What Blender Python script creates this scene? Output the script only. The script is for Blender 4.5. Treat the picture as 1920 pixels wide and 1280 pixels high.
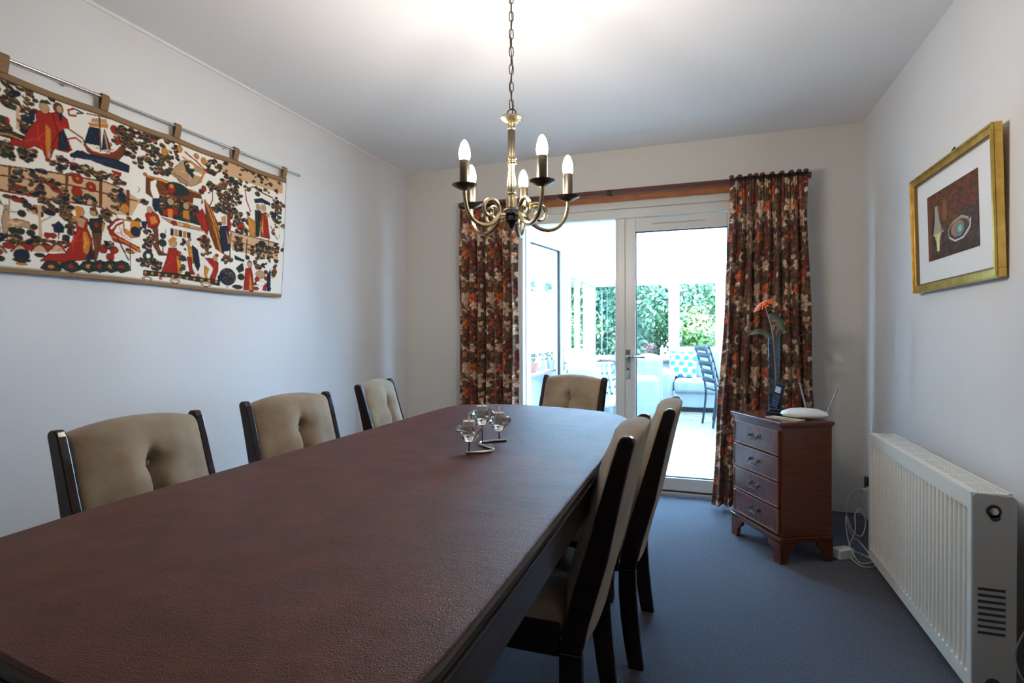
import bpy, bmesh, math, random
import numpy as np
from mathutils import Vector, Matrix
random.seed(7)
for o in list(bpy.data.objects): bpy.data.objects.remove(o)
S = bpy.context.scene
COL = S.collection
PI = math.pi

# ------------------------------------------------------------------ camera
F_PX, YAW, PITCH, ROLL, CAMX, CAMZ = 1029.18, -0.3339, -0.0090, -0.0027, 2.2503, 1.0947
cam_d = bpy.data.cameras.new('camera')
cam_d.sensor_width = 36.0
cam_d.lens = F_PX * 36.0 / 1920.0
cam_d.clip_start = 0.05
cam = bpy.data.objects.new('camera', cam_d)
COL.objects.link(cam)
_f = Vector((math.sin(YAW) * math.cos(PITCH), math.cos(YAW) * math.cos(PITCH), math.sin(PITCH)))
_r = Vector((math.cos(YAW), -math.sin(YAW), 0))
_u = _r.cross(_f)
_r2 = math.cos(ROLL) * _r + math.sin(ROLL) * _u
_u2 = -math.sin(ROLL) * _r + math.cos(ROLL) * _u
cam.matrix_world = Matrix(((_r2.x, _u2.x, -_f.x, CAMX), (_r2.y, _u2.y, -_f.y, 0.0), (_r2.z, _u2.z, -_f.z, CAMZ), (0, 0, 0, 1)))
S.camera = cam

# ------------------------------------------------------------------ world, sun, window light, exposure
S.view_settings.view_transform = 'Standard'
S.view_settings.look = 'None'
S.view_settings.gamma = 1.0
S.view_settings.use_curve_mapping = False
S.view_settings.exposure = 0.58
world = bpy.data.worlds.new('daylight_sky')
S.world = world
world.use_nodes = True
wn = world.node_tree
bg = wn.nodes['Background']
bg.inputs['Color'].default_value = (0.38, 0.67, 1.0, 1)
bg.inputs['Strength'].default_value = 24.0

def lamp(name, kind, loc, rot, power, color, size=None, size_y=None):
    d = bpy.data.lights.new(name, kind)
    d.energy = power
    d.color = color
    if kind == 'AREA':
        d.shape = 'RECTANGLE'
        d.size = size
        d.size_y = size_y
    o = bpy.data.objects.new(name, d)
    o.location = loc
    o.rotation_euler = rot
    COL.objects.link(o)
    return o
sun = lamp('sun', 'SUN', (3, 6, 8), (math.radians(42), math.radians(18), 0), 12.0, (1.0, 0.97, 0.88))
sun.data.angle = math.radians(3)

# ------------------------------------------------------------------ helpers
def setp(o, label=None, cat=None, group=None, kind=None):
    if label: o['label'] = label
    if cat: o['category'] = cat
    if group: o['group'] = group
    if kind: o['kind'] = kind
    return o

def thing(name, label, cat, loc=(0, 0, 0), rz=0.0, group=None):
    o = bpy.data.objects.new(name, None)
    o.empty_display_size = 0.05
    COL.objects.link(o)
    o.location = loc
    o.rotation_euler = (0, 0, rz)
    return setp(o, label, cat, group)

def obj(name, bm, m, parent=None, smooth=False, angle=40, bevel=0.0, seg=2):
    me = bpy.data.meshes.new(name)
    bmesh.ops.recalc_face_normals(bm, faces=bm.faces)
    bm.to_mesh(me)
    bm.free()
    ms = m if isinstance(m, (list, tuple)) else [m]
    for x in ms: me.materials.append(x)
    o = bpy.data.objects.new(name, me)
    COL.objects.link(o)
    if parent: o.parent = parent
    if smooth:
        for p in me.polygons: p.use_smooth = True
        me.set_sharp_from_angle(angle=math.radians(angle))
    if bevel > 0:
        b = o.modifiers.new('bevel', 'BEVEL')
        b.width = bevel
        b.segments = seg
        b.limit_method = 'ANGLE'
        b.angle_limit = math.radians(35)
        b.harden_normals = False
    return o

def NB(): return bmesh.new()

def box(bm, x0, x1, y0, y1, z0, z1, mi=0, M=None):
    v = [bm.verts.new(c) for c in ((x0, y0, z0), (x1, y0, z0), (x1, y1, z0), (x0, y1, z0), (x0, y0, z1), (x1, y0, z1), (x1, y1, z1), (x0, y1, z1))]
    if M is not None:
        for q in v: q.co = M @ q.co
    for f in ((0, 3, 2, 1), (4, 5, 6, 7), (0, 1, 5, 4), (1, 2, 6, 5), (2, 3, 7, 6), (3, 0, 4, 7)):
        fc = bm.faces.new([v[i] for i in f])
        fc.material_index = mi
    return v

def prism(bm, pts, a0, a1, axis='z', mi=0, M=None):
    """extrude a 2D outline; axis z: pts are (x,y); axis x: pts are (y,z); axis y: pts are (x,z)"""
    def mk(p, a):
        if axis == 'z': c = Vector((p[0], p[1], a))
        elif axis == 'x': c = Vector((a, p[0], p[1]))
        else: c = Vector((p[0], a, p[1]))
        return bm.verts.new(M @ c if M is not None else c)
    A = [mk(p, a0) for p in pts]
    B = [mk(p, a1) for p in pts]
    n = len(pts)
    fs = [bm.faces.new(A[::-1]), bm.faces.new(B)]
    for i in range(n):
        j = (i + 1) % n
        fs.append(bm.faces.new((A[i], A[j], B[j], B[i])))
    for f in fs: f.material_index = mi

def lathe(bm, prof, seg=24, c=(0, 0, 0), mi=0, M=None):
    rings = []
    for r, z in prof:
        if r < 1e-6:
            co = Vector((c[0], c[1], c[2] + z))
            rings.append([bm.verts.new(M @ co if M is not None else co)])
        else:
            R = []
            for k in range(seg):
                a = 2 * PI * k / seg
                co = Vector((c[0] + r * math.cos(a), c[1] + r * math.sin(a), c[2] + z))
                R.append(bm.verts.new(M @ co if M is not None else co))
            rings.append(R)
    for a, b in zip(rings[:-1], rings[1:]):
        for k in range(seg):
            k2 = (k + 1) % seg
            if len(a) == 1 and len(b) == 1: continue
            if len(a) == 1: f = bm.faces.new((a[0], b[k], b[k2]))
            elif len(b) == 1: f = bm.faces.new((a[k], a[k2], b[0]))
            else: f = bm.faces.new((a[k], a[k2], b[k2], b[k]))
            f.material_index = mi
    for e in (rings[0], rings[-1]):
        if len(e) > 1:
            f = bm.faces.new(e)
            f.material_index = mi

def tube(bm, pts, r, seg=8, closed=False, mi=0, rs=None, flat=1.0):
    P = [Vector(p) for p in pts]
    n = len(P)
    up = Vector((0, 0, 1))
    rings = []
    prev = None
    for i in range(n):
        if closed: t = P[(i + 1) % n] - P[i - 1]
        else: t = P[min(i + 1, n - 1)] - P[max(i - 1, 0)]
        if t.length < 1e-9: t = Vector((0, 0, 1))
        t.normalize()
        if prev is None:
            a = up if abs(t.z) < 0.9 else Vector((1, 0, 0))
            u = (a - t * a.dot(t)).normalized()
        else:
            u = prev - t * prev.dot(t)
            u = u.normalized() if u.length > 1e-6 else prev
        prev = u
        w = t.cross(u)
        rr = rs[i] if rs else r
        rings.append([bm.verts.new(P[i] + (u * math.cos(2 * PI * k / seg) + w * flat * math.sin(2 * PI * k / seg)) * rr) for k in range(seg)])
    m = n if closed else n - 1
    for i in range(m):
        A, B = rings[i], rings[(i + 1) % n]
        for k in range(seg):
            f = bm.faces.new((A[k], A[(k + 1) % seg], B[(k + 1) % seg], B[k]))
            f.material_index = mi
    if not closed:
        bm.faces.new(rings[0][::-1]).material_index = mi
        bm.faces.new(rings[-1]).material_index = mi

def spline(pts, n=8, closed=False):
    P = [Vector(p) for p in pts]
    out = []
    m = len(P)
    rng = range(m) if closed else range(m - 1)
    for i in rng:
        if closed: a, b, c, d = P[i - 1], P[i], P[(i + 1) % m], P[(i + 2) % m]
        else: a, b, c, d = P[max(i - 1, 0)], P[i], P[i + 1], P[min(i + 2, m - 1)]
        for k in range(n):
            t = k / n
            out.append(0.5 * ((2 * b) + (c - a) * t + (2 * a - 5 * b + 4 * c - d) * t * t + (3 * b - a - 3 * c + d) * t ** 3))
    if not closed: out.append(P[-1].copy())
    return out

def sphere(bm, c, r, seg=16, ring=10, sx=1, sy=1, sz=1, mi=0, M=None):
    prof = []
    V = []
    for i in range(ring + 1):
        a = -PI / 2 + PI * i / ring
        prof.append((math.cos(a), math.sin(a)))
    T = Matrix.Translation(c) @ Matrix.Diagonal((r * sx, r * sy, r * sz, 1))
    if M is not None: T = M @ T
    prof[0] = (0, -1)
    prof[-1] = (0, 1)
    lathe(bm, prof, seg, (0, 0, 0), mi, T)

def copy_tree(o, parent=None):
    c = o.copy()
    COL.objects.link(c)
    c.parent = parent
    for ch in list(o.children): copy_tree(ch, c)
    return c

# ------------------------------------------------------------------ materials
def mat(name, color, rough=0.5, metal=0.0, spec=0.5, **kw):
    m = bpy.data.materials.new(name)
    m.use_nodes = True
    b = m.node_tree.nodes['Principled BSDF']
    b.inputs['Base Color'].default_value = (*color, 1)
    b.inputs['Roughness'].default_value = rough
    b.inputs['Metallic'].default_value = metal
    b.inputs['Specular IOR Level'].default_value = spec
    for k, v in kw.items():
        b.inputs[k.replace('_', ' ')].default_value = v
    return m

def nodes(m): return m.node_tree, m.node_tree.nodes['Principled BSDF']

def noise_col(m, c1, c2, scale=5.0, detail=4.0, stretch=(1, 1, 1), lo=0.35, hi=0.65, coord='Object'):
    nt, b = nodes(m)
    tc = nt.nodes.new('ShaderNodeTexCoord')
    mp = nt.nodes.new('ShaderNodeMapping')
    mp.inputs['Scale'].default_value = stretch
    nz = nt.nodes.new('ShaderNodeTexNoise')
    nz.inputs['Scale'].default_value = scale
    nz.inputs['Detail'].default_value = detail
    cr = nt.nodes.new('ShaderNodeValToRGB')
    cr.color_ramp.elements[0].position = lo
    cr.color_ramp.elements[1].position = hi
    cr.color_ramp.elements[0].color = (*c1, 1)
    cr.color_ramp.elements[1].color = (*c2, 1)
    nt.links.new(tc.outputs[coord], mp.inputs[0])
    nt.links.new(mp.outputs[0], nz.inputs['Vector'])
    nt.links.new(nz.outputs['Fac'], cr.inputs[0])
    nt.links.new(cr.outputs[0], b.inputs['Base Color'])
    return m

def bump(m, scale, strength=0.3, dist=0.002, stretch=(1, 1, 1), detail=3.0, kind='noise'):
    nt, b = nodes(m)
    tc = nt.nodes.new('ShaderNodeTexCoord')
    mp = nt.nodes.new('ShaderNodeMapping')
    mp.inputs['Scale'].default_value = stretch
    nt.links.new(tc.outputs['Object'], mp.inputs[0])
    if kind == 'noise':
        nz = nt.nodes.new('ShaderNodeTexNoise')
        nz.inputs['Scale'].default_value = scale
        nz.inputs['Detail'].default_value = detail
        out = nz.outputs['Fac']
    else:
        nz = nt.nodes.new('ShaderNodeTexVoronoi')
        nz.inputs['Scale'].default_value = scale
        out = nz.outputs['Distance']
    nt.links.new(mp.outputs[0], nz.inputs['Vector'])
    bp = nt.nodes.new('ShaderNodeBump')
    bp.inputs['Strength'].default_value = strength
    bp.inputs['Distance'].default_value = dist
    old = b.inputs['Normal'].links
    if old: nt.links.new(old[0].from_socket, bp.inputs['Normal'])
    nt.links.new(out, bp.inputs['Height'])
    nt.links.new(bp.outputs[0], b.inputs['Normal'])
    return m

def col_mat(name, rough=0.8, spec=0.3, sheen=0.0):
    m = mat(name, (1, 1, 1), rough, 0, spec)
    nt, b = nodes(m)
    a = nt.nodes.new('ShaderNodeVertexColor')
    a.layer_name = 'print'
    nt.links.new(a.outputs[0], b.inputs['Base Color'])
    b.inputs['Sheen Weight'].default_value = sheen
    return m

def glass_mat(name, tint=(1, 1, 1), gloss=0.08):
    m = bpy.data.materials.new(name)
    m.use_nodes = True
    nt = m.node_tree
    nt.nodes.clear()
    out = nt.nodes.new('ShaderNodeOutputMaterial')
    t = nt.nodes.new('ShaderNodeBsdfTransparent')
    t.inputs[0].default_value = (*tint, 1)
    g = nt.nodes.new('ShaderNodeBsdfGlossy')
    g.inputs['Roughness'].default_value = 0.02
    mx = nt.nodes.new('ShaderNodeMixShader')
    lw = nt.nodes.new('ShaderNodeLayerWeight')
    lw.inputs[0].default_value = 0.5
    pw = nt.nodes.new('ShaderNodeMath')
    pw.operation = 'POWER'
    pw.inputs[1].default_value = 4.0
    fr = nt.nodes.new('ShaderNodeMath')
    fr.operation = 'MULTIPLY_ADD'
    fr.inputs[1].default_value = 0.25
    fr.inputs[2].default_value = 0.03
    nt.links.new(lw.outputs['Facing'], pw.inputs[0])
    nt.links.new(pw.outputs[0], fr.inputs[0])
    nt.links.new(fr.outputs[0], mx.inputs[0])
    nt.links.new(t.outputs[0], mx.inputs[1])
    nt.links.new(g.outputs[0], mx.inputs[2])
    nt.links.new(mx.outputs[0], out.inputs[0])
    return m

WALLC = (0.70, 0.70, 0.715)
M_wall = bump(bump(mat('wallpaper', WALLC, 0.75, 0, 0.25), 60, 0.35, 0.0015, (1, 1, 2.5)), 220, 0.25, 0.001)
M_wall_back = bump(bump(mat('wallpaper_warm_light', (0.65, 0.63, 0.595), 0.75, 0, 0.25), 60, 0.3, 0.0015, (1, 1, 2.5)), 220, 0.25, 0.001)  # same wallpaper, with the warm lamp light put into its colour
M_ceil = bump(mat('ceiling_paper', (0.81, 0.81, 0.83), 0.85, 0, 0.2), 90, 0.2, 0.001)
M_carpet = bump(noise_col(mat('carpet', (0.1, 0.12, 0.16), 0.95, 0, 0.1), (0.088, 0.094, 0.116), (0.142, 0.150, 0.182), 170, 6), 600, 0.9, 0.004)
M_upvc = mat('white_upvc', (0.66, 0.66, 0.64), 0.35)
M_white = mat('white_gloss', (0.8, 0.8, 0.8), 0.35)
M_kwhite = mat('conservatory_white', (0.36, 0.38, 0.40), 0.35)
M_gap = mat('black_rubber_gap_shade', (0.012, 0.012, 0.014), 0.6)  # rubber seals, and the painted shade in the gap under the leaves
M_alu = mat('aluminium_sill', (0.6, 0.62, 0.66), 0.35, 0.8)
M_chrome = mat('chrome', (0.5, 0.5, 0.52), 0.15, 1.0)
M_steel = mat('brushed_steel', (0.55, 0.54, 0.5), 0.3, 1.0)
M_glass = glass_mat('window_glass')
M_mahog = bump(noise_col(mat('mahogany', (0.1, 0.03, 0.02), 0.22), (0.088, 0.022, 0.011), (0.118, 0.031, 0.016), 7, 5, (1, 1, 9)), 40, 0.05, 0.001)
M_mahog2 = noise_col(mat('mahogany_drawer', (0.1, 0.03, 0.02), 0.2), (0.085, 0.026, 0.016), (0.15, 0.05, 0.028), 9, 5, (9, 1, 1))
M_dark = noise_col(mat('dark_polished_wood', (0.02, 0.01, 0.008), 0.16), (0.010, 0.006, 0.006), (0.020, 0.009, 0.009), 8, 4, (1, 1, 8))
M_tablewood = noise_col(mat('table_wood', (0.02, 0.015, 0.012), 0.28), (0.022, 0.016, 0.014), (0.05, 0.034, 0.026), 10, 5, (10, 1, 10))
M_batten = noise_col(mat('orange_wood', (0.35, 0.12, 0.04), 0.35), (0.30, 0.09, 0.03), (0.42, 0.15, 0.05), 10, 4, (1, 8, 8))
M_rail = mat('red_brown_rail', (0.09, 0.025, 0.018), 0.3)
M_velvet = bump(noise_col(mat('taupe_velvet', (0.2, 0.16, 0.1), 0.9, 0, 0.15), (0.205, 0.154, 0.102), (0.335, 0.258, 0.178), 9, 6, lo=0.3, hi=0.7), 380, 0.4, 0.0012)
nodes(M_velvet)[1].inputs['Sheen Weight'].default_value = 0.25
M_cover = noise_col(mat('brown_leatherette', (0.07, 0.03, 0.022), 0.42, 0, 0.15), (0.076, 0.023, 0.014), (0.112, 0.034, 0.020), 14, 6)
bump(bump(M_cover, 520, 0.8, 0.0022, (1, 1, 1), 2), 22, 0.25, 0.003, (0.6, 2.2, 1), 4)
M_coveredge = mat('cover_edge', (0.10, 0.075, 0.06), 0.6)
M_brass = mat('antique_brass', (0.42, 0.35, 0.22), 0.24, 1.0)
M_darkbrass = mat('dark_bronze', (0.10, 0.082, 0.062), 0.35, 0.9)
M_black = mat('black_metal', (0.02, 0.02, 0.022), 0.35, 0.5)
M_gold = noise_col(mat('gilt', (0.7, 0.45, 0.1), 0.32, 0.85), (0.62, 0.38, 0.08), (0.85, 0.58, 0.16), 20, 3)
M_goldd = mat('dark_gilt', (0.24, 0.15, 0.06), 0.4, 0.7)
M_mount = mat('picture_mount', (0.72, 0.73, 0.75), 0.8)
M_bead = mat('light_mahogany', (0.20, 0.07, 0.035), 0.2)
M_rad = mat('radiator_enamel', (0.70, 0.69, 0.64), 0.35)
M_radend_shaded = mat('radiator_end_shaded', (0.42, 0.415, 0.40), 0.4)  # same enamel darkened: the shade on the near end is in the colour
M_radshade = mat('radiator_inner_shade', (0.03, 0.03, 0.03), 0.7)  # near-black colour standing for shade inside slots, openings and fins
M_cream = mat('white_plastic', (0.75, 0.76, 0.78), 0.35)
M_cable = mat('white_cable', (0.55, 0.55, 0.55), 0.4)
M_greycable = mat('grey_cable', (0.2, 0.2, 0.2), 0.4)
M_phone = mat('blue_black_plastic', (0.012, 0.02, 0.045), 0.22)
M_phoneb = mat('phone_key', (0.05, 0.09, 0.16), 0.3)
M_screen = mat('phone_screen', (0.35, 0.5, 0.6), 0.2)
M_orange = mat('orange_petal', (0.85, 0.16, 0.03), 0.6)
M_leaf = noise_col(mat('dark_leaf', (0.08, 0.12, 0.09), 0.5), (0.06, 0.09, 0.075), (0.15, 0.20, 0.16), 30, 3)
M_stem = mat('pale_stem', (0.30, 0.27, 0.22), 0.5)
M_grass = mat('dark_grass_blade', (0.06, 0.06, 0.045), 0.5)
M_candle = mat('candle_wax', (0.75, 0.75, 0.72), 0.5)
M_flame = mat('plastic_flame', (0.8, 0.68, 0.6), 0.4)
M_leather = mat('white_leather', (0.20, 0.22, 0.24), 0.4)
M_floorwood = noise_col(mat('pale_laminate', (0.6, 0.5, 0.4), 0.25), (0.20, 0.165, 0.13), (0.25, 0.21, 0.17), 3, 4, (1.2, 10, 1))
M_bluechair = mat('blue_painted_wood', (0.005, 0.014, 0.025), 0.4)
M_sillwood = mat('sill_wood', (0.24, 0.13, 0.075), 0.5)
def foliage(name, a, b_):
    return noise_col(mat(name, a, 0.6), a, b_, 3.0, 3)
M_tree = foliage('tree_leaves', (0.02, 0.09, 0.035), (0.17, 0.27, 0.10))
M_tree2 = foliage('bush_leaves', (0.02, 0.085, 0.045), (0.13, 0.24, 0.12))
M_tree3 = foliage('light_leaves', (0.10, 0.19, 0.05), (0.26, 0.33, 0.10))
M_bark = mat('bark', (0.15, 0.10, 0.07), 0.9)
M_lawn = noise_col(mat('grass', (0.1, 0.3, 0.1), 0.9), (0.03, 0.08, 0.025), (0.06, 0.13, 0.04), 6, 5)
M_terracotta = mat('terracotta', (0.35, 0.12, 0.08), 0.7)
M_crystal = mat('crystal', (0.97, 0.99, 1.0), 0.03, 0, 0.5)
nodes(M_crystal)[1].inputs['Transmission Weight'].default_value = 1.0
nodes(M_crystal)[1].inputs['IOR'].default_value = 1.5
M_vase = glass_mat('vase_glass', (0.86, 0.92, 0.97))
M_bulb = mat('bulb', (1, 0.9, 0.75), 0.3)
nodes(M_bulb)[1].inputs['Emission Color'].default_value = (1.0, 0.90, 0.78, 1)
nodes(M_bulb)[1].inputs['Emission Strength'].default_value = 250.0
# conservatory roof sheet: translucent polycarbonate
M_roof = bpy.data.materials.new('polycarbonate_sheet')
M_roof.use_nodes = True
_nt = M_roof.node_tree
_nt.nodes.clear()
_o = _nt.nodes.new('ShaderNodeOutputMaterial')
_t = _nt.nodes.new('ShaderNodeBsdfTranslucent')
_t.inputs[0].default_value = (0.9, 0.95, 0.97, 1)
_d = _nt.nodes.new('ShaderNodeBsdfDiffuse')
_d.inputs[0].default_value = (0.85, 0.9, 0.92, 1)
_m = _nt.nodes.new('ShaderNodeMixShader')
_m.inputs[0].default_value = 0.3
_nt.links.new(_t.outputs[0], _m.inputs[1])
_nt.links.new(_d.outputs[0], _m.inputs[2])
_nt.links.new(_m.outputs[0], _o.inputs[0])

# ------------------------------------------------------------------ tiny raster painter for woven / printed cloth
def lin(c):
    c = np.array(c, float) / 255.0
    return np.where(c <= 0.04045, c / 12.92, ((c + 0.055) / 1.055) ** 2.4)

class Paint:
    """colour field over a rectangle u0..u1, v0..v1 (same unit as the shapes) with cells of size step"""
    def __init__(s, u0, u1, v0, v1, step, base):
        s.u0, s.v0, s.step = u0, v0, step
        s.nx = int(round((u1 - u0) / step)) + 1
        s.ny = int(round((v1 - v0) / step)) + 1
        s.a = np.zeros((s.ny, s.nx, 3)) + lin(base)
        s.U, s.V = np.meshgrid(u0 + np.arange(s.nx) * step, v0 + np.arange(s.ny) * step)
    def win(s, a, b, c, d):
        i0 = max(0, int((a - s.u0) / s.step)); i1 = min(s.nx, int((b - s.u0) / s.step) + 2)
        j0 = max(0, int((c - s.v0) / s.step)); j1 = min(s.ny, int((d - s.v0) / s.step) + 2)
        return (slice(j0, j1), slice(i0, i1))
    def fill(s, w, mask, col, vary=0.08):
        sub = s.a[w]
        k = 1 + (np.random.RandomState(int(abs(w[0].start * 7 + w[1].start))).rand(*mask.shape) - 0.5) * vary * 2
        sub[mask] = (lin(col)[None, :] * k[mask][:, None])
    def poly(s, pts, col):
        x = [p[0] for p in pts]; y = [p[1] for p in pts]
        w = s.win(min(x), max(x), min(y), max(y))
        U, V = s.U[w], s.V[w]
        if U.size == 0: return
        m = np.zeros(U.shape, bool)
        n = len(pts)
        for i in range(n):
            xa, ya = pts[i]; xb, yb = pts[(i + 1) % n]
            if ya == yb: continue
            c = ((ya > V) != (yb > V)) & (U < (xb - xa) * (V - ya) / (yb - ya) + xa)
            m ^= c
        s.fill(w, m, col)
    def ell(s, x, y, rx, ry, col, rot=0.0):
        R = max(rx, ry)
        w = s.win(x - R, x + R, y - R, y + R)
        U, V = s.U[w] - x, s.V[w] - y
        if U.size == 0: return
        c, q = math.cos(rot), math.sin(rot)
        m = ((U * c + V * q) / rx) ** 2 + ((-U * q + V * c) / ry) ** 2 < 1
        s.fill(w, m, col)
    def line(s, pts, wd, col):
        for (xa, ya), (xb, yb) in zip(pts[:-1], pts[1:]):
            w = s.win(min(xa, xb) - wd, max(xa, xb) + wd, min(ya, yb) - wd, max(ya, yb) + wd)
            U, V = s.U[w], s.V[w]
            if U.size == 0: continue
            dx, dy = xb - xa, yb - ya
            L2 = dx * dx + dy * dy + 1e-9
            t = np.clip(((U - xa) * dx + (V - ya) * dy) / L2, 0, 1)
            m = (U - xa - t * dx) ** 2 + (V - ya - t * dy) ** 2 < (wd / 2) ** 2
            s.fill(w, m, col)
    def soften(s, wrap=False, k=1):
        for _ in range(k):
            if wrap: s.a = (s.a * 2 + np.roll(s.a, 1, 0) + np.roll(s.a, -1, 0) + np.roll(s.a, 1, 1) + np.roll(s.a, -1, 1)) / 6
            else:
                p = np.pad(s.a, ((1, 1), (1, 1), (0, 0)), 'edge')
                s.a = (s.a * 2 + p[2:, 1:-1] + p[:-2, 1:-1] + p[1:-1, 2:] + p[1:-1, :-2]) / 6
    def sample(s, u, v, wrap=False):
        i = np.round((u - s.u0) / s.step).astype(int); j = np.round((v - s.v0) / s.step).astype(int)
        if wrap: i %= s.nx; j %= s.ny
        else: i = np.clip(i, 0, s.nx - 1); j = np.clip(j, 0, s.ny - 1)
        return s.a[j, i]

def grid_mesh(name, co, nx, ny, cols, m, parent=None, solid=0.0, smooth=True):
    """co: (ny*nx,3) array row-major; cols: per-vertex colours or None"""
    me = bpy.data.meshes.new(name)
    me.vertices.add(nx * ny)
    me.vertices.foreach_set('co', np.asarray(co, np.float32).ravel())
    idx = np.arange(nx * ny).reshape(ny, nx)
    q = np.stack([idx[:-1, :-1], idx[:-1, 1:], idx[1:, 1:], idx[1:, :-1]], -1).reshape(-1, 4)
    nf = len(q)
    me.loops.add(nf * 4)
    me.polygons.add(nf)
    me.loops.foreach_set('vertex_index', q.ravel().astype(np.int32))
    me.polygons.foreach_set('loop_start', np.arange(0, nf * 4, 4, dtype=np.int32))
    me.update(calc_edges=True)
    me.validate()
    if smooth: me.polygons.foreach_set('use_smooth', np.ones(nf, bool))
    if cols is not None:
        at = me.color_attributes.new('print', 'FLOAT_COLOR', 'POINT')
        c4 = np.ones((nx * ny, 4), np.float32)
        c4[:, :3] = cols
        at.data.foreach_set('color', c4.ravel())
    me.materials.append(m)
    o = bpy.data.objects.new(name, me)
    COL.objects.link(o)
    if parent: o.parent = parent
    if solid:
        sm = o.modifiers.new('thickness', 'SOLIDIFY')
        sm.thickness = solid
        sm.offset = 0
    return o

# ------------------------------------------------------------------ room shell
W, D, Z = 3.178, 3.886, 2.4
Y0 = -3.20       # wall behind the camera
def struct(name, bm, m, parent=None, **kw):
    o = obj(name, bm, m, parent, **kw)
    if parent is None: o['kind'] = 'structure'
    return o
b = NB(); box(b, -0.12, W + 0.12, Y0 - 0.12, D + 0.02, -0.12, 0.0); struct('floor', b, M_carpet)
b = NB(); box(b, -0.12, W + 0.12, Y0 - 0.12, D + 0.26, Z, Z + 0.12); struct('ceiling', b, M_ceil)
b = NB(); box(b, -0.12, 0.0, Y0 - 0.12, D + 0.0, 0, Z); struct('wall_left', b, M_wall)
b = NB(); box(b, W, W + 0.12, Y0 - 0.12, D + 0.0, 0, Z); struct('wall_right', b, M_wall)
DX0, DX1, DZ = 0.93, 2.53, 2.045
b = NB()
box(b, -0.12, DX0, D, D + 0.26, 0, Z); box(b, DX1, W + 0.12, D, D + 0.26, 0, Z); box(b, DX0, DX1, D, D + 0.26, DZ, Z)
struct('wall_back', b, M_wall_back)
b = NB(); box(b, 0, W, Y0 - 0.12, Y0, 0, Z); struct('wall_front', b, M_wall)
# thin paper seam where the ceiling meets the left wall
b = NB(); box(b, 0, 0.012, Y0, D, Z - 0.012, Z); struct('trim_1', b, M_white)

# ---- french doors to the conservatory
FY = D + 0.03      # front face of the frame
b = NB()
box(b, DX0, DX0 + .05, FY, FY + .07, 0, 1.99); box(b, DX1 - .05, DX1, FY, FY + .07, 0, 1.99)
box(b, DX0, DX1, FY, FY + .07, 1.925, 1.99); box(b, DX0 + .05, DX1 - .05, FY - .005, FY + .09, 0, 0.028)
box(b, DX0, DX1, FY - 0.022, FY + .07, 1.99, DZ)
fr = struct('door_1', b, M_upvc, bevel=0.003)
def leaf(name, root, w, m=M_upvc):
    """leaf in its own frame: hinge at x=0, runs to +x, front at y=0"""
    b = NB()
    s, t0, t1 = 0.072, 0.034, 1.918
    box(b, 0, s, 0, .055, t0, t1); box(b, w - s, w, 0, .055, t0, t1)
    box(b, s, w - s, 0, .055, t0, t0 + .088); box(b, s, w - s, 0, .055, t1 - .092, t1)
    o = obj(name, b, m, root, bevel=0.004)
    b = NB(); box(b, s, w - s, .024, .030, t0 + .088, t1 - .092); obj('pane', b, M_glass, o)
    b = NB()
    for x0, x1, z0, z1 in ((s, s + .006, .122, 1.826), (w - s - .006, w - s, .122, 1.826), (s, w - s, .122, .128), (s, w - s, 1.82, 1.826)): box(b, x0, x1, .018, .036, z0, z1)
    obj('glazing_seal', b, M_gap, o)
    b = NB()
    box(b, w / 2 - .19, w / 2 + .17, -.006, .0, 1.868, 1.882)
    obj('trickle_vent', b, M_upvc, o, bevel=0.002)
    b = NB()
    box(b, w / 2 - .18, w / 2 + .16, -.0075, -.006, 1.8725, 1.8755)
    obj('vent_slot', b, mat('vent_grey', (0.25, 0.25, 0.25), 0.5), o)
    return o
def handle(parent, x, side=1, y=0.0):
    b = NB(); box(b, x - .016, x + .016, y - .010, y, .80, 1.0)
    box(b, x - .010, x + .010, y - .0115, y - .010, .80, .99)
    h = obj('door_handle', b, M_chrome, parent, bevel=0.004)
    b = NB(); tube(b, spline([(x, y - .01, .955), (x, y - .045, .955), (x + side * .02, y - .055, .955), (x + side * .12, y - .052, .95)], 5), .0085, 10)
    obj('lever', b, M_chrome, h, smooth=True)
    b = NB(); lathe(b, [(0.007, 0), (0.007, .004)], 12, M=Matrix.Translation((x, y - .010, .865)) @ Matrix.Rotation(PI / 2, 4, 'X'))
    obj('keyhole', b, M_black, h)
rl = bpy.data.objects.new('door_2', None); COL.objects.link(rl); rl['kind'] = 'structure'
rl.location = (2.475, FY + .062, 0); rl.rotation_euler = (0, 0, PI)
# closed leaf is mirrored: front faces the room, so build it directly instead
b = NB()
rl.location = (1.735, FY, 0); rl.rotation_euler = (0, 0, 0)
lf = leaf('leaf', rl, .745)
b = NB(); box(b, -.066, .0, -.008, .055, .034, 1.918); box(b, -.061, -.050, -.012, -.008, .034, 1.918)
obj('meeting_stile', b, M_upvc, rl, bevel=0.003)
handle(rl, .022, 1)
ol = bpy.data.objects.new('door_3', None); COL.objects.link(ol); ol['kind'] = 'structure'
ol.location = (.988, FY + .06, 0); ol.rotation_euler = (0, 0, math.radians(79))
lf2 = leaf('leaf', ol, .70)
handle(ol, .672, -1)
b = NB(); tube(b, [(.672, -.012, .865), (.672, -.035, .865)], .003, 6); tube(b, spline([(.672, -.03, .865), (.674, -.034, .84), (.672, -.033, .80)], 4), .0015, 5); sphere(b, (.672, -.033, .79), .014, 8, 6, 1, .3, 1)
obj('key', b, M_black, ol)
# metal sill in front of the threshold
b = NB(); box(b, DX0 + .05, DX1 - .05, FY - .03, FY - .006, 0, .016); obj_s = struct('trim_2', b, M_alu)
b = NB(); box(b, DX0 + .05, DX1 - .05, FY - .008, FY + .01, .027, .0345); struct('trim_gap_shade', b, M_gap)  # dark strip painting the shade in the gap above the sill

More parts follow.
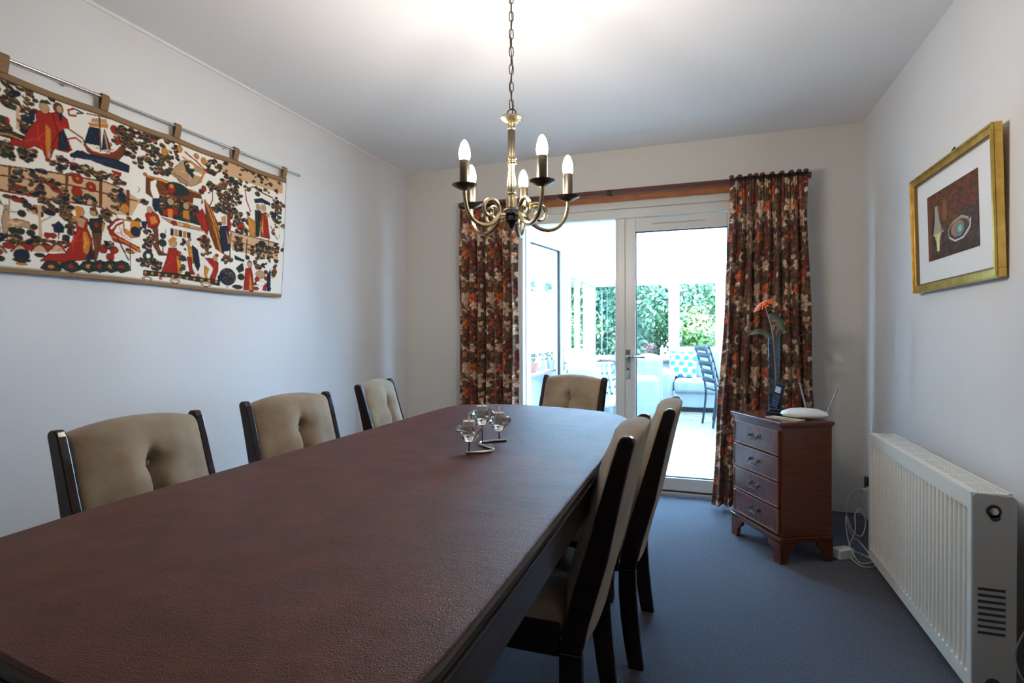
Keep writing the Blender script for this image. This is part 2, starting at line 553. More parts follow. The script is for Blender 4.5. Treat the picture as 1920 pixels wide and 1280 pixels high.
# wooden batten on the wall above the doors
b = NB(); box(b, .58, 2.82, D - .022, D, 2.035, 2.112); box(b, .58, 2.82, D - .03, D - .0, 2.09, 2.112)
struct('trim_4', b, M_batten, bevel=0.003)
# curtain track on brackets
tr = thing('curtain_rail', 'dark red-brown curtain rail across the top of the garden doors', 'curtain rail', (0, D - .125, 2.075))
b = NB(); box(b, .53, 2.875, -.012, .012, -.02, .012); box(b, .53, 2.875, -.016, -.010, -.004, .014); obj('rail', b, M_rail, tr, bevel=.002)
for x in (.62, 1.655, 2.80):
    b = NB(); box(b, x - .012, x + .012, .012, .097, -.004, .008); obj('bracket', b, M_black, tr, bevel=.002)
b = NB(); box(b, 1.640, 1.668, -.020, -.010, -.028, .014); obj('overlap_clip', b, M_black, tr, bevel=.003)

# ------------------------------------------------------------------ curtains
CT = Paint(0, 0.34, 0, 0.51, 0.0015, (92, 68, 52))
_rs = random.Random(3)
def wr(fn, x, y, *a):
    for dx in (-.343, 0, .343):
        for dy in (-.513, 0, .513): fn(x + dx, y + dy, *a)
for _ in range(420):
    wr(CT.ell, _rs.random() * .34, _rs.random() * .51, .004 + _rs.random() * .012, .003 + _rs.random() * .005,
       _rs.choice([(34, 24, 22), (96, 70, 50), (120, 88, 62), (70, 58, 48), (104, 60, 44), (40, 30, 28), (130, 104, 84), (84, 78, 66)]), _rs.random() * PI)
def scroll(x, y, r, c, a0, sgn=1):
    pts = [(x + (r - i * r / 16) * math.cos(a0 + sgn * i * .38), y + (r - i * r / 16) * math.sin(a0 + sgn * i * .38)) for i in range(14)]
    for dx in (-.343, 0, .343):
        for dy in (-.513, 0, .513): CT.line([(p[0] + dx, p[1] + dy) for p in pts], .007, c)
def bloom(x, y, r, c1, c2, c3):
    n = _rs.choice((5, 6, 3)); a0 = _rs.random() * 6
    r *= 1.3
    wr(CT.ell, x, y, r * 1.0, r * 1.15, (40, 26, 22), 0)
    wr(CT.ell, x, y, r * .8, r * .95, tuple(int(q * .8) for q in c1), 0)
    for k in range(n):
        a = a0 + 2 * PI * k / n
        px, py = x + r * .55 * math.cos(a), y + r * .7 * math.sin(a)
        wr(CT.ell, px, py, r * .62, r * .40, (40, 26, 22), a)
        wr(CT.ell, px, py, r * .55, r * .33, c1 if k % 2 else c2, a)
        wr(CT.ell, px, py, r * .30, r * .07, c3, a)
    wr(CT.ell, x, y, r * .25, r * .3, c3, 0)
CREAM, PINK, RED, ORN, OLV, TAN = (232, 200, 168), (190, 140, 118), (134, 52, 40), (226, 98, 44), (116, 100, 74), (176, 124, 86)
for (x, y, r, k) in ((.05, .10, .034, 0), (.13, .33, .036, 0), (.22, .07, .034, 1), (.29, .25, .036, 0), (.20, .20, .034, 1), (.06, .24, .034, 2),
                     (.27, .42, .034, 3), (.12, .46, .03, 2), (.05, .40, .035, 1), (.21, .33, .026, 3), (.31, .13, .026, 2), (.31, .49, .03, 1), (.20, .48, .022, 0), (.13, .15, .026, 3), (.12, .04, .024, 1), (.22, .28, .02, 0)):
    c = [(CREAM, (222, 190, 160), PINK), (RED, (140, 60, 46), (70, 26, 26)), (TAN, CREAM, (120, 60, 44)), (ORN, (232, 120, 60), (150, 56, 30))][k]
    bloom(x, y, r, *c)
for (x, y, r, a, s_) in ((.10, .22, .04, 0, 1), (.25, .14, .045, 2, -1), (.17, .40, .04, 1, 1), (.32, .34, .04, 3, -1), (.03, .03, .04, 4, 1), (.08, .33, .035, 5, -1), (.28, .02, .04, 1.5, 1)):
    scroll(x, y, r, _rs.choice([TAN, OLV, (150, 100, 66), CREAM]), a, s_)
for (x, y) in ((.17, .02), (.03, .17), (.25, .37), (.15, .26), (.33, .42), (.09, .50)):
    for k in range(5): wr(CT.ell, x + .009 * math.cos(k * 1.257), y + .009 * math.sin(k * 1.257), .007, .007, (232, 214, 196), 0)
    wr(CT.ell, x, y, .004, .004, (150, 80, 40), 0)
for _ in range(330):
    wr(CT.ell, _rs.random() * .34, _rs.random() * .51, .003 + _rs.random() * .009, .0025 + _rs.random() * .003,
       _rs.choice([(48, 32, 28), (70, 48, 38), (140, 100, 70), (120, 84, 60), (110, 56, 42), (96, 84, 64), (176, 140, 108)]), _rs.random() * PI)
CT.soften(True, 3)
M_curtain = bump(col_mat('printed_curtain_cloth', 0.75, 0.3, 0.15), 700, 0.2, 0.0008)

def curtain(name, label, xt0, xt1, xb0, xb1, z0, z1, N, seed, yc):
    rs = random.Random(seed)
    t = thing(name, label, 'curtain', ((xb0 + xb1) / 2, yc, z0), 0, 'patterned curtains at the garden doors')
    ph = [0.0]
    for k in range(N): ph.append(ph[-1] + 0.7 + 0.6 * rs.random())
    ph = [p / ph[-1] for p in ph]
    nx, ny = N * 34 + 1, 480
    u = np.linspace(0, 1, nx); v = np.linspace(0, 1, ny)
    U, V = np.meshgrid(u, v)
    c = np.interp(U + .012 * np.sin(V * 5 + seed) * np.sin(U * PI), ph, np.arange(N + 1))       # fold counter
    w = 2 * PI * c
    amp = np.interp(V, [0, .3, .86, .9, 1.0], [.050, .044, .036, .020, .015])
    amp = amp * (1 + .25 * np.sin(c * 2.3 + seed))
    e = np.minimum(1, np.minimum(U, 1 - U) * 12)
    depth = -(2 * np.abs(np.sin(w / 2)) ** .8 - 1) * amp
    head = np.clip((V - .9) / .02, 0, 1)
    depth = depth * (1 - .35 * head) + head * .006 * np.cos(w * 3)
    left = np.interp(V, [0, .45, .86, 1], [xb0, xb0 + (xt0 - xb0) * .55, xt0, xt0]) 
    right = np.interp(V, [0, .86, 1], [xb1, xt1, xt1])
    X = left + (right - left) * (c / N) + np.sin(w) * amp * .14 + .004 * np.sin(V * 14 + c * 2)
    Yp = depth * e
    Zp = z0 + (z1 - z0) * V + .005 * np.cos(w) * (V > .98) + .004 * np.sin(c * 1.7) * (1 - V)
    co = np.stack([X - (xb0 + xb1) / 2, Yp, Zp - z0], -1).reshape(-1, 3)
    k_ = int(ny * .5)
    ds = np.sqrt(np.diff(X[k_]) ** 2 + np.diff(Yp[k_]) ** 2)
    arc = np.concatenate([[0], np.cumsum(ds)])
    fab = np.repeat(arc[None, :] * .62, ny, 0)
    cols = CT.sample((fab + .07 * seed).ravel(), ((z1 - z0) * V).ravel(), True)
    dk = np.clip((V - .985) / .004, 0, 1).ravel()[:, None]
    cols = cols * (1 - dk) + dk * lin((28, 18, 18))
    o = grid_mesh('cloth', co, nx, ny, cols, M_curtain, t, solid=.002)
    for k in range(N + 1):
        b = NB(); x = xt0 + (xt1 - xt0) * ph[k] - (xb0 + xb1) / 2
        sphere(b, (min(max(x, xt0 - (xb0 + xb1) / 2 + .012), xt1 - (xb0 + xb1) / 2 - .012), -.008, z1 - z0 + .004), .014, 8, 6, 1.1, 1, .8)
        obj('gather', b, M_rail, t, smooth=True)
    return t
curtain('curtain', 'brown and orange floral curtain at the left of the doors, behind the chandelier', .555, 1.01, .558, 1.018, .02, 2.058, 7, 1, D - .175)
curtain('curtain', 'brown and orange floral curtain at the right of the doors, beside the wooden chest', 2.41, 2.85, 2.305, 2.905, .02, 2.085, 9, 2, D - .175)

# ------------------------------------------------------------------ dining table
TX = [(1.10, 2.10), (1.10, 2.30), (1.108, 2.40), (1.138, 2.475), (1.22, 2.525), (1.363, 2.554), (1.518, 2.542), (1.66, 2.508), (1.752, 2.474), (1.83, 2.436), (1.90, 2.37), (1.945, 2.30), (1.975, 2.215), (1.987, 2.08),
      (1.990, 1.6), (1.992, 1.1), (1.993, .56), (1.975, .44), (1.92, .375), (1.82, .35), (1.683, .352), (1.522, .372), (1.35, .40), (1.22, .45), (1.15, .53), (1.13, .64), (1.115, .82), (1.112, 1.2), (1.108, 1.7)]
outline = [(p.x, p.y) for p in spline([(x, y, 0) for x, y in TX], 5, True)]
def inset(pts, d):
    n = len(pts); out = []
    for i in range(n):
        a, c = Vector(pts[i - 1]), Vector(pts[(i + 1) % n]); t = (c - a).normalized()
        out.append((pts[i][0] + t.y * d, pts[i][1] - t.x * d))
    return out
tb = thing('dining_table', 'long dark wooden dining table with rounded ends in the middle of the room', 'table', (1.55, 1.45, 0))
TM = Matrix.Translation((-1.55, -1.45, 0))
b = NB(); prism(b, inset(outline, .002), .737, .756, 'z', 0, TM); obj('tabletop', b, M_tablewood, tb, bevel=.003)
b = NB(); prism(b, inset(outline, .009), .722, .737, 'z', 0, TM); prism(b, inset(outline, .005), .716, .722, 'z', 0, TM); obj('edge_moulding', b, M_tablewood, tb, bevel=.002)
b = NB()
ia, ib = inset(outline, .016), inset(outline, .040)
for i in range(len(ia)):
    j = (i + 1) % len(ia)
    q = [(ia[i], .64), (ia[j], .64), (ia[j], .716), (ia[i], .716)]
    A = [b.verts.new(TM @ Vector((*p, z))) for p, z in q]
    B = [b.verts.new(TM @ Vector((*p, z))) for p, z in ((ib[i], .64), (ib[j], .64), (ib[j], .716), (ib[i], .716))]
    b.faces.new(A); b.faces.new(B[::-1]); b.faces.new((A[0], B[0], B[1], A[1])); b.faces.new((A[3], A[2], B[2], B[3]))
bmesh.ops.remove_doubles(b, verts=b.verts, dist=1e-5)
obj('apron', b, M_tablewood, tb)
for x, y in ((1.19, .64), (1.92, .56), (1.19, 2.27), (1.885, 2.265)):
    b = NB(); lathe(b, [(.020, 0), (.026, .03), (.022, .05), (.034, .45), (.030, .58), (.038, .62), (.038, .716)], 20, (x - 1.55, y - 1.45, 0)); obj('leg', b, M_tablewood, tb, smooth=True)
# leatherette cover: drops a few millimetres over the rim with a slightly wavy edge
b = NB()
n = len(outline)
top = [b.verts.new((p[0], p[1], .7605)) for p in inset(outline, .003)]
mid = [b.verts.new((p[0] , p[1], .7585)) for p in outline]
oo = inset(outline, -.003)
low = [b.verts.new((oo[i][0], oo[i][1], .749 + .0015 * math.sin(i * 1.3) + .001 * math.sin(i * 3.1))) for i in range(n)]
ii = inset(outline, -.001)
inn = [b.verts.new((ii[i][0], ii[i][1], low[i].co.z)) for i in range(n)]
inu = [b.verts.new((p[0], p[1], .7565)) for p in ii]
b.faces.new(top)
for A, B in ((top, mid), (mid, low), (low, inn), (inn, inu)):
    for i in range(n):
        j = (i + 1) % n
        f = b.faces.new((A[i], B[i], B[j], A[j]))
        if A is mid or A is low: f.material_index = 1
b.faces.new(inu[::-1])
cv = obj('table_cover', b, [M_cover, M_coveredge], None)
setp(cv, 'dark brown leatherette cover spread over the whole dining table', 'table cover')

# ------------------------------------------------------------------ dining chairs
def make_chair():
    t = thing('dining_chair', '', 'chair', (0, 0, 0), 0, 'buttoned velvet dining chairs around the table')
    # profile of the back post (local y forward, z up): front edge and rear edge
    fr_ = [(-.160, .33), (-.168, .40), (-.178, .47), (-.190, .56), (-.222, .70), (-.243, .79), (-.262, .845)]
    re_ = [(-.300, .845), (-.284, .79), (-.265, .72), (-.240, .56), (-.217, .47), (-.195, .40), (-.178, .33)]
    tip = [(-.266, .856), (-.274, .861), (-.288, .861), (-.297, .856)]
    fr_ = [(-.118, .33), (-.132, .40), (-.150, .47), (-.176, .56), (-.218, .70), (-.243, .79), (-.260, .845)]
    re_ = [(-.300, .845), (-.286, .79), (-.270, .72), (-.236, .56), (-.207, .46), (-.190, .40), (-.174, .33)]
    for s in (-1, 1):
        b = NB(); prism(b, fr_ + tip + re_, s * .188, s * .213, 'x')
        obj('back_post', b, M_dark, t, bevel=.0045, seg=3)
        b = NB()
        prism(b, [(-.150, 0), (-.136, .08), (-.124, .17), (-.118, .25), (-.118, .3295), (-.174, .3295), (-.176, .25), (-.182, .16), (-.190, .08), (-.200, 0)], s * .186, s * .213, 'x')
        obj('leg', b, M_dark, t, bevel=.004)
        b = NB()
        x = s * .185
        v = []
        for z, h, dy in ((0, .013, 0), (.34, .022, 0)):
            for ax, ay in ((-1, -1), (1, -1), (1, 1), (-1, 1)): v.append(b.verts.new((x + ax * h, .235 + ay * h, z)))
        for f in ((3, 2, 1, 0), (4, 5, 6, 7), (0, 1, 5, 4), (1, 2, 6, 5), (2, 3, 7, 6), (3, 0, 4, 7)): b.faces.new([v[i] for i in f])
        obj('leg', b, M_dark, t, bevel=.003)
    b = NB(); box(b, -.21, .21, .232, .262, .315, .395)
    for s in (-1, 1): box(b, min(s * .186, s * .211), max(s * .186, s * .211), -.118, .232, .315, .395)
    box(b, -.186, .186, -.172, -.150, .34, .395)
    obj('seat_rail', b, M_dark, t, bevel=.004)
    # seat cushion: tufted in two lobes
    nx, ny = 33, 33
    b = NB(); rows = []
    for j in range(ny):
        y = -.125 + .375 * j / (ny - 1); r = []
        for i in range(nx):
            x = -.198 + .396 * i / (nx - 1)
            ex = max(0, 1 - (abs(x) / .198) ** 4); ey = max(0, 1 - (abs(y - .0625) / .1875) ** 4)
            z = .405 + .052 * (ex * ey) ** .45
            z -= .018 * math.exp(-(x / .016) ** 2) * (ex * ey) ** .5
            for q in (0.0, .13): z -= .014 * math.exp(-((x / .03) ** 2 + ((y - q) / .03) ** 2))
            r.append(b.verts.new((x, y, z)))
        rows.append(r)
    for j in range(ny - 1):
        for i in range(nx - 1): b.faces.new((rows[j][i], rows[j][i + 1], rows[j + 1][i + 1], rows[j + 1][i]))
    per = rows[0] + [r[-1] for r in rows[1:]] + rows[-1][-2::-1] + [r[0] for r in rows[-2:0:-1]]
    low = [b.verts.new((v.co.x, v.co.y, .380)) for v in per]
    for i in range(len(per)):
        j = (i + 1) % len(per); b.faces.new((per[i], low[i], low[j], per[j]))
    b.faces.new(low)
    st = obj('seat', b, M_velvet, t, smooth=True, angle=60)
    for q in (0.0, .13):
        b = NB(); sphere(b, (0, q, .437), .009, 10, 6, 1, 1, .6); obj('button', b, M_velvet, st, smooth=True)
    # backrest: padded, arched top, tufted down the middle
    zs = [.33, .40, .47, .56, .70, .79, .845]; yf = [p[0] for p in fr_]; zr = zs; yr = [-.174, -.190, -.209, -.236, -.266, -.286, -.300]
    def yfront(x, z):
        e = max(0, 1 - (abs(x) / .188) ** 2.6)
        y = float(np.interp(z, zs, yf)) - .004 + .034 * e ** .7
        y -= .034 * math.exp(-(x / .014) ** 2) * (1 if z < .74 else math.exp(-((z - .74) / .035) ** 2))
        y += .011 * math.exp(-((abs(x) - .062) / .045) ** 2) * (1 if z < .76 else math.exp(-((z - .76) / .05) ** 2))
        for q in (.737, .643, .55): y -= .016 * math.exp(-((x / .040) ** 2 + ((z - q) / .022) ** 2))
        return y
    def yrear(x, z):
        e = max(0, 1 - (abs(x) / .188) ** 2.6)
        return float(np.interp(z, zs, yr)) + .004 - .016 * e ** .7
    b = NB(); cols_ = []
    nx = 49
    for i in range(nx):
        x = -.1875 + .375 * i / (nx - 1)
        ztop = .848 + .024 * (1 - (x / .1875) ** 2)
        c = []
        for k in range(40):
            z = .345 + (ztop - .022 - .345) * k / 39
            c.append((x, yfront(x, z), z))
        zf = ztop - .022; ya = yfront(x, zf) ; yb = yrear(x, zf) 
        cy, ry = (ya + yb) / 2 , (ya - yb) / 2
        for k in range(1, 8):
            a = PI * k / 8
            c.append((x, cy - .010 * math.sin(a) + ry * math.cos(a), zf + .022 * math.sin(a)))
        for k in range(16):
            z = zf + (.345 - zf) * k / 15
            c.append((x, yrear(x, z), z))
        cols_.append([b.verts.new(p) for p in c])
    m_ = len(cols_[0])
    for i in range(nx - 1):
        for k in range(m_ - 1): b.faces.new((cols_[i][k], cols_[i + 1][k], cols_[i + 1][k + 1], cols_[i][k + 1]))
        b.faces.new((cols_[i][0], cols_[i][m_ - 1], cols_[i + 1][m_ - 1], cols_[i + 1][0]))
    b.faces.new(cols_[0]); b.faces.new(cols_[-1][::-1])
    bk = obj('backrest', b, M_velvet, t, smooth=True, angle=70)
    for q in (.737, .643, .55):
        b = NB(); sphere(b, (0, yfront(0, q) + .013, q), .0095, 12, 8, 1, .7, 1); obj('button', b, M_velvet, bk, smooth=True)
    return t
chair0 = make_chair()
CH = [  # x, y of the seat centre, heading, label
    (.985, 1.135, -90, 'velvet dining chair at the left wall nearest the viewer, under the tapestry'),
    (.975, 1.74, -96, 'velvet dining chair in the middle of the three along the left wall'),
    (.895, 2.545, -80, 'velvet dining chair at the left wall farthest away, near the left curtain'),
    (1.44, 2.92, 160, 'velvet dining chair at the far head of the table, in front of the doors'),
    (1.803, 1.50, 90, 'velvet dining chair seen from its back at the right side, nearer the viewer'),
    (1.870, 2.035, 90, 'velvet dining chair seen from its back at the right side, farther from the viewer'),
]
for i, (x, y, a, lb) in enumerate(CH):
    c = chair0 if i == 0 else copy_tree(chair0)
    c.location = (x, y, 0); c.rotation_euler = (0, 0, math.radians(a)); c['label'] = lb

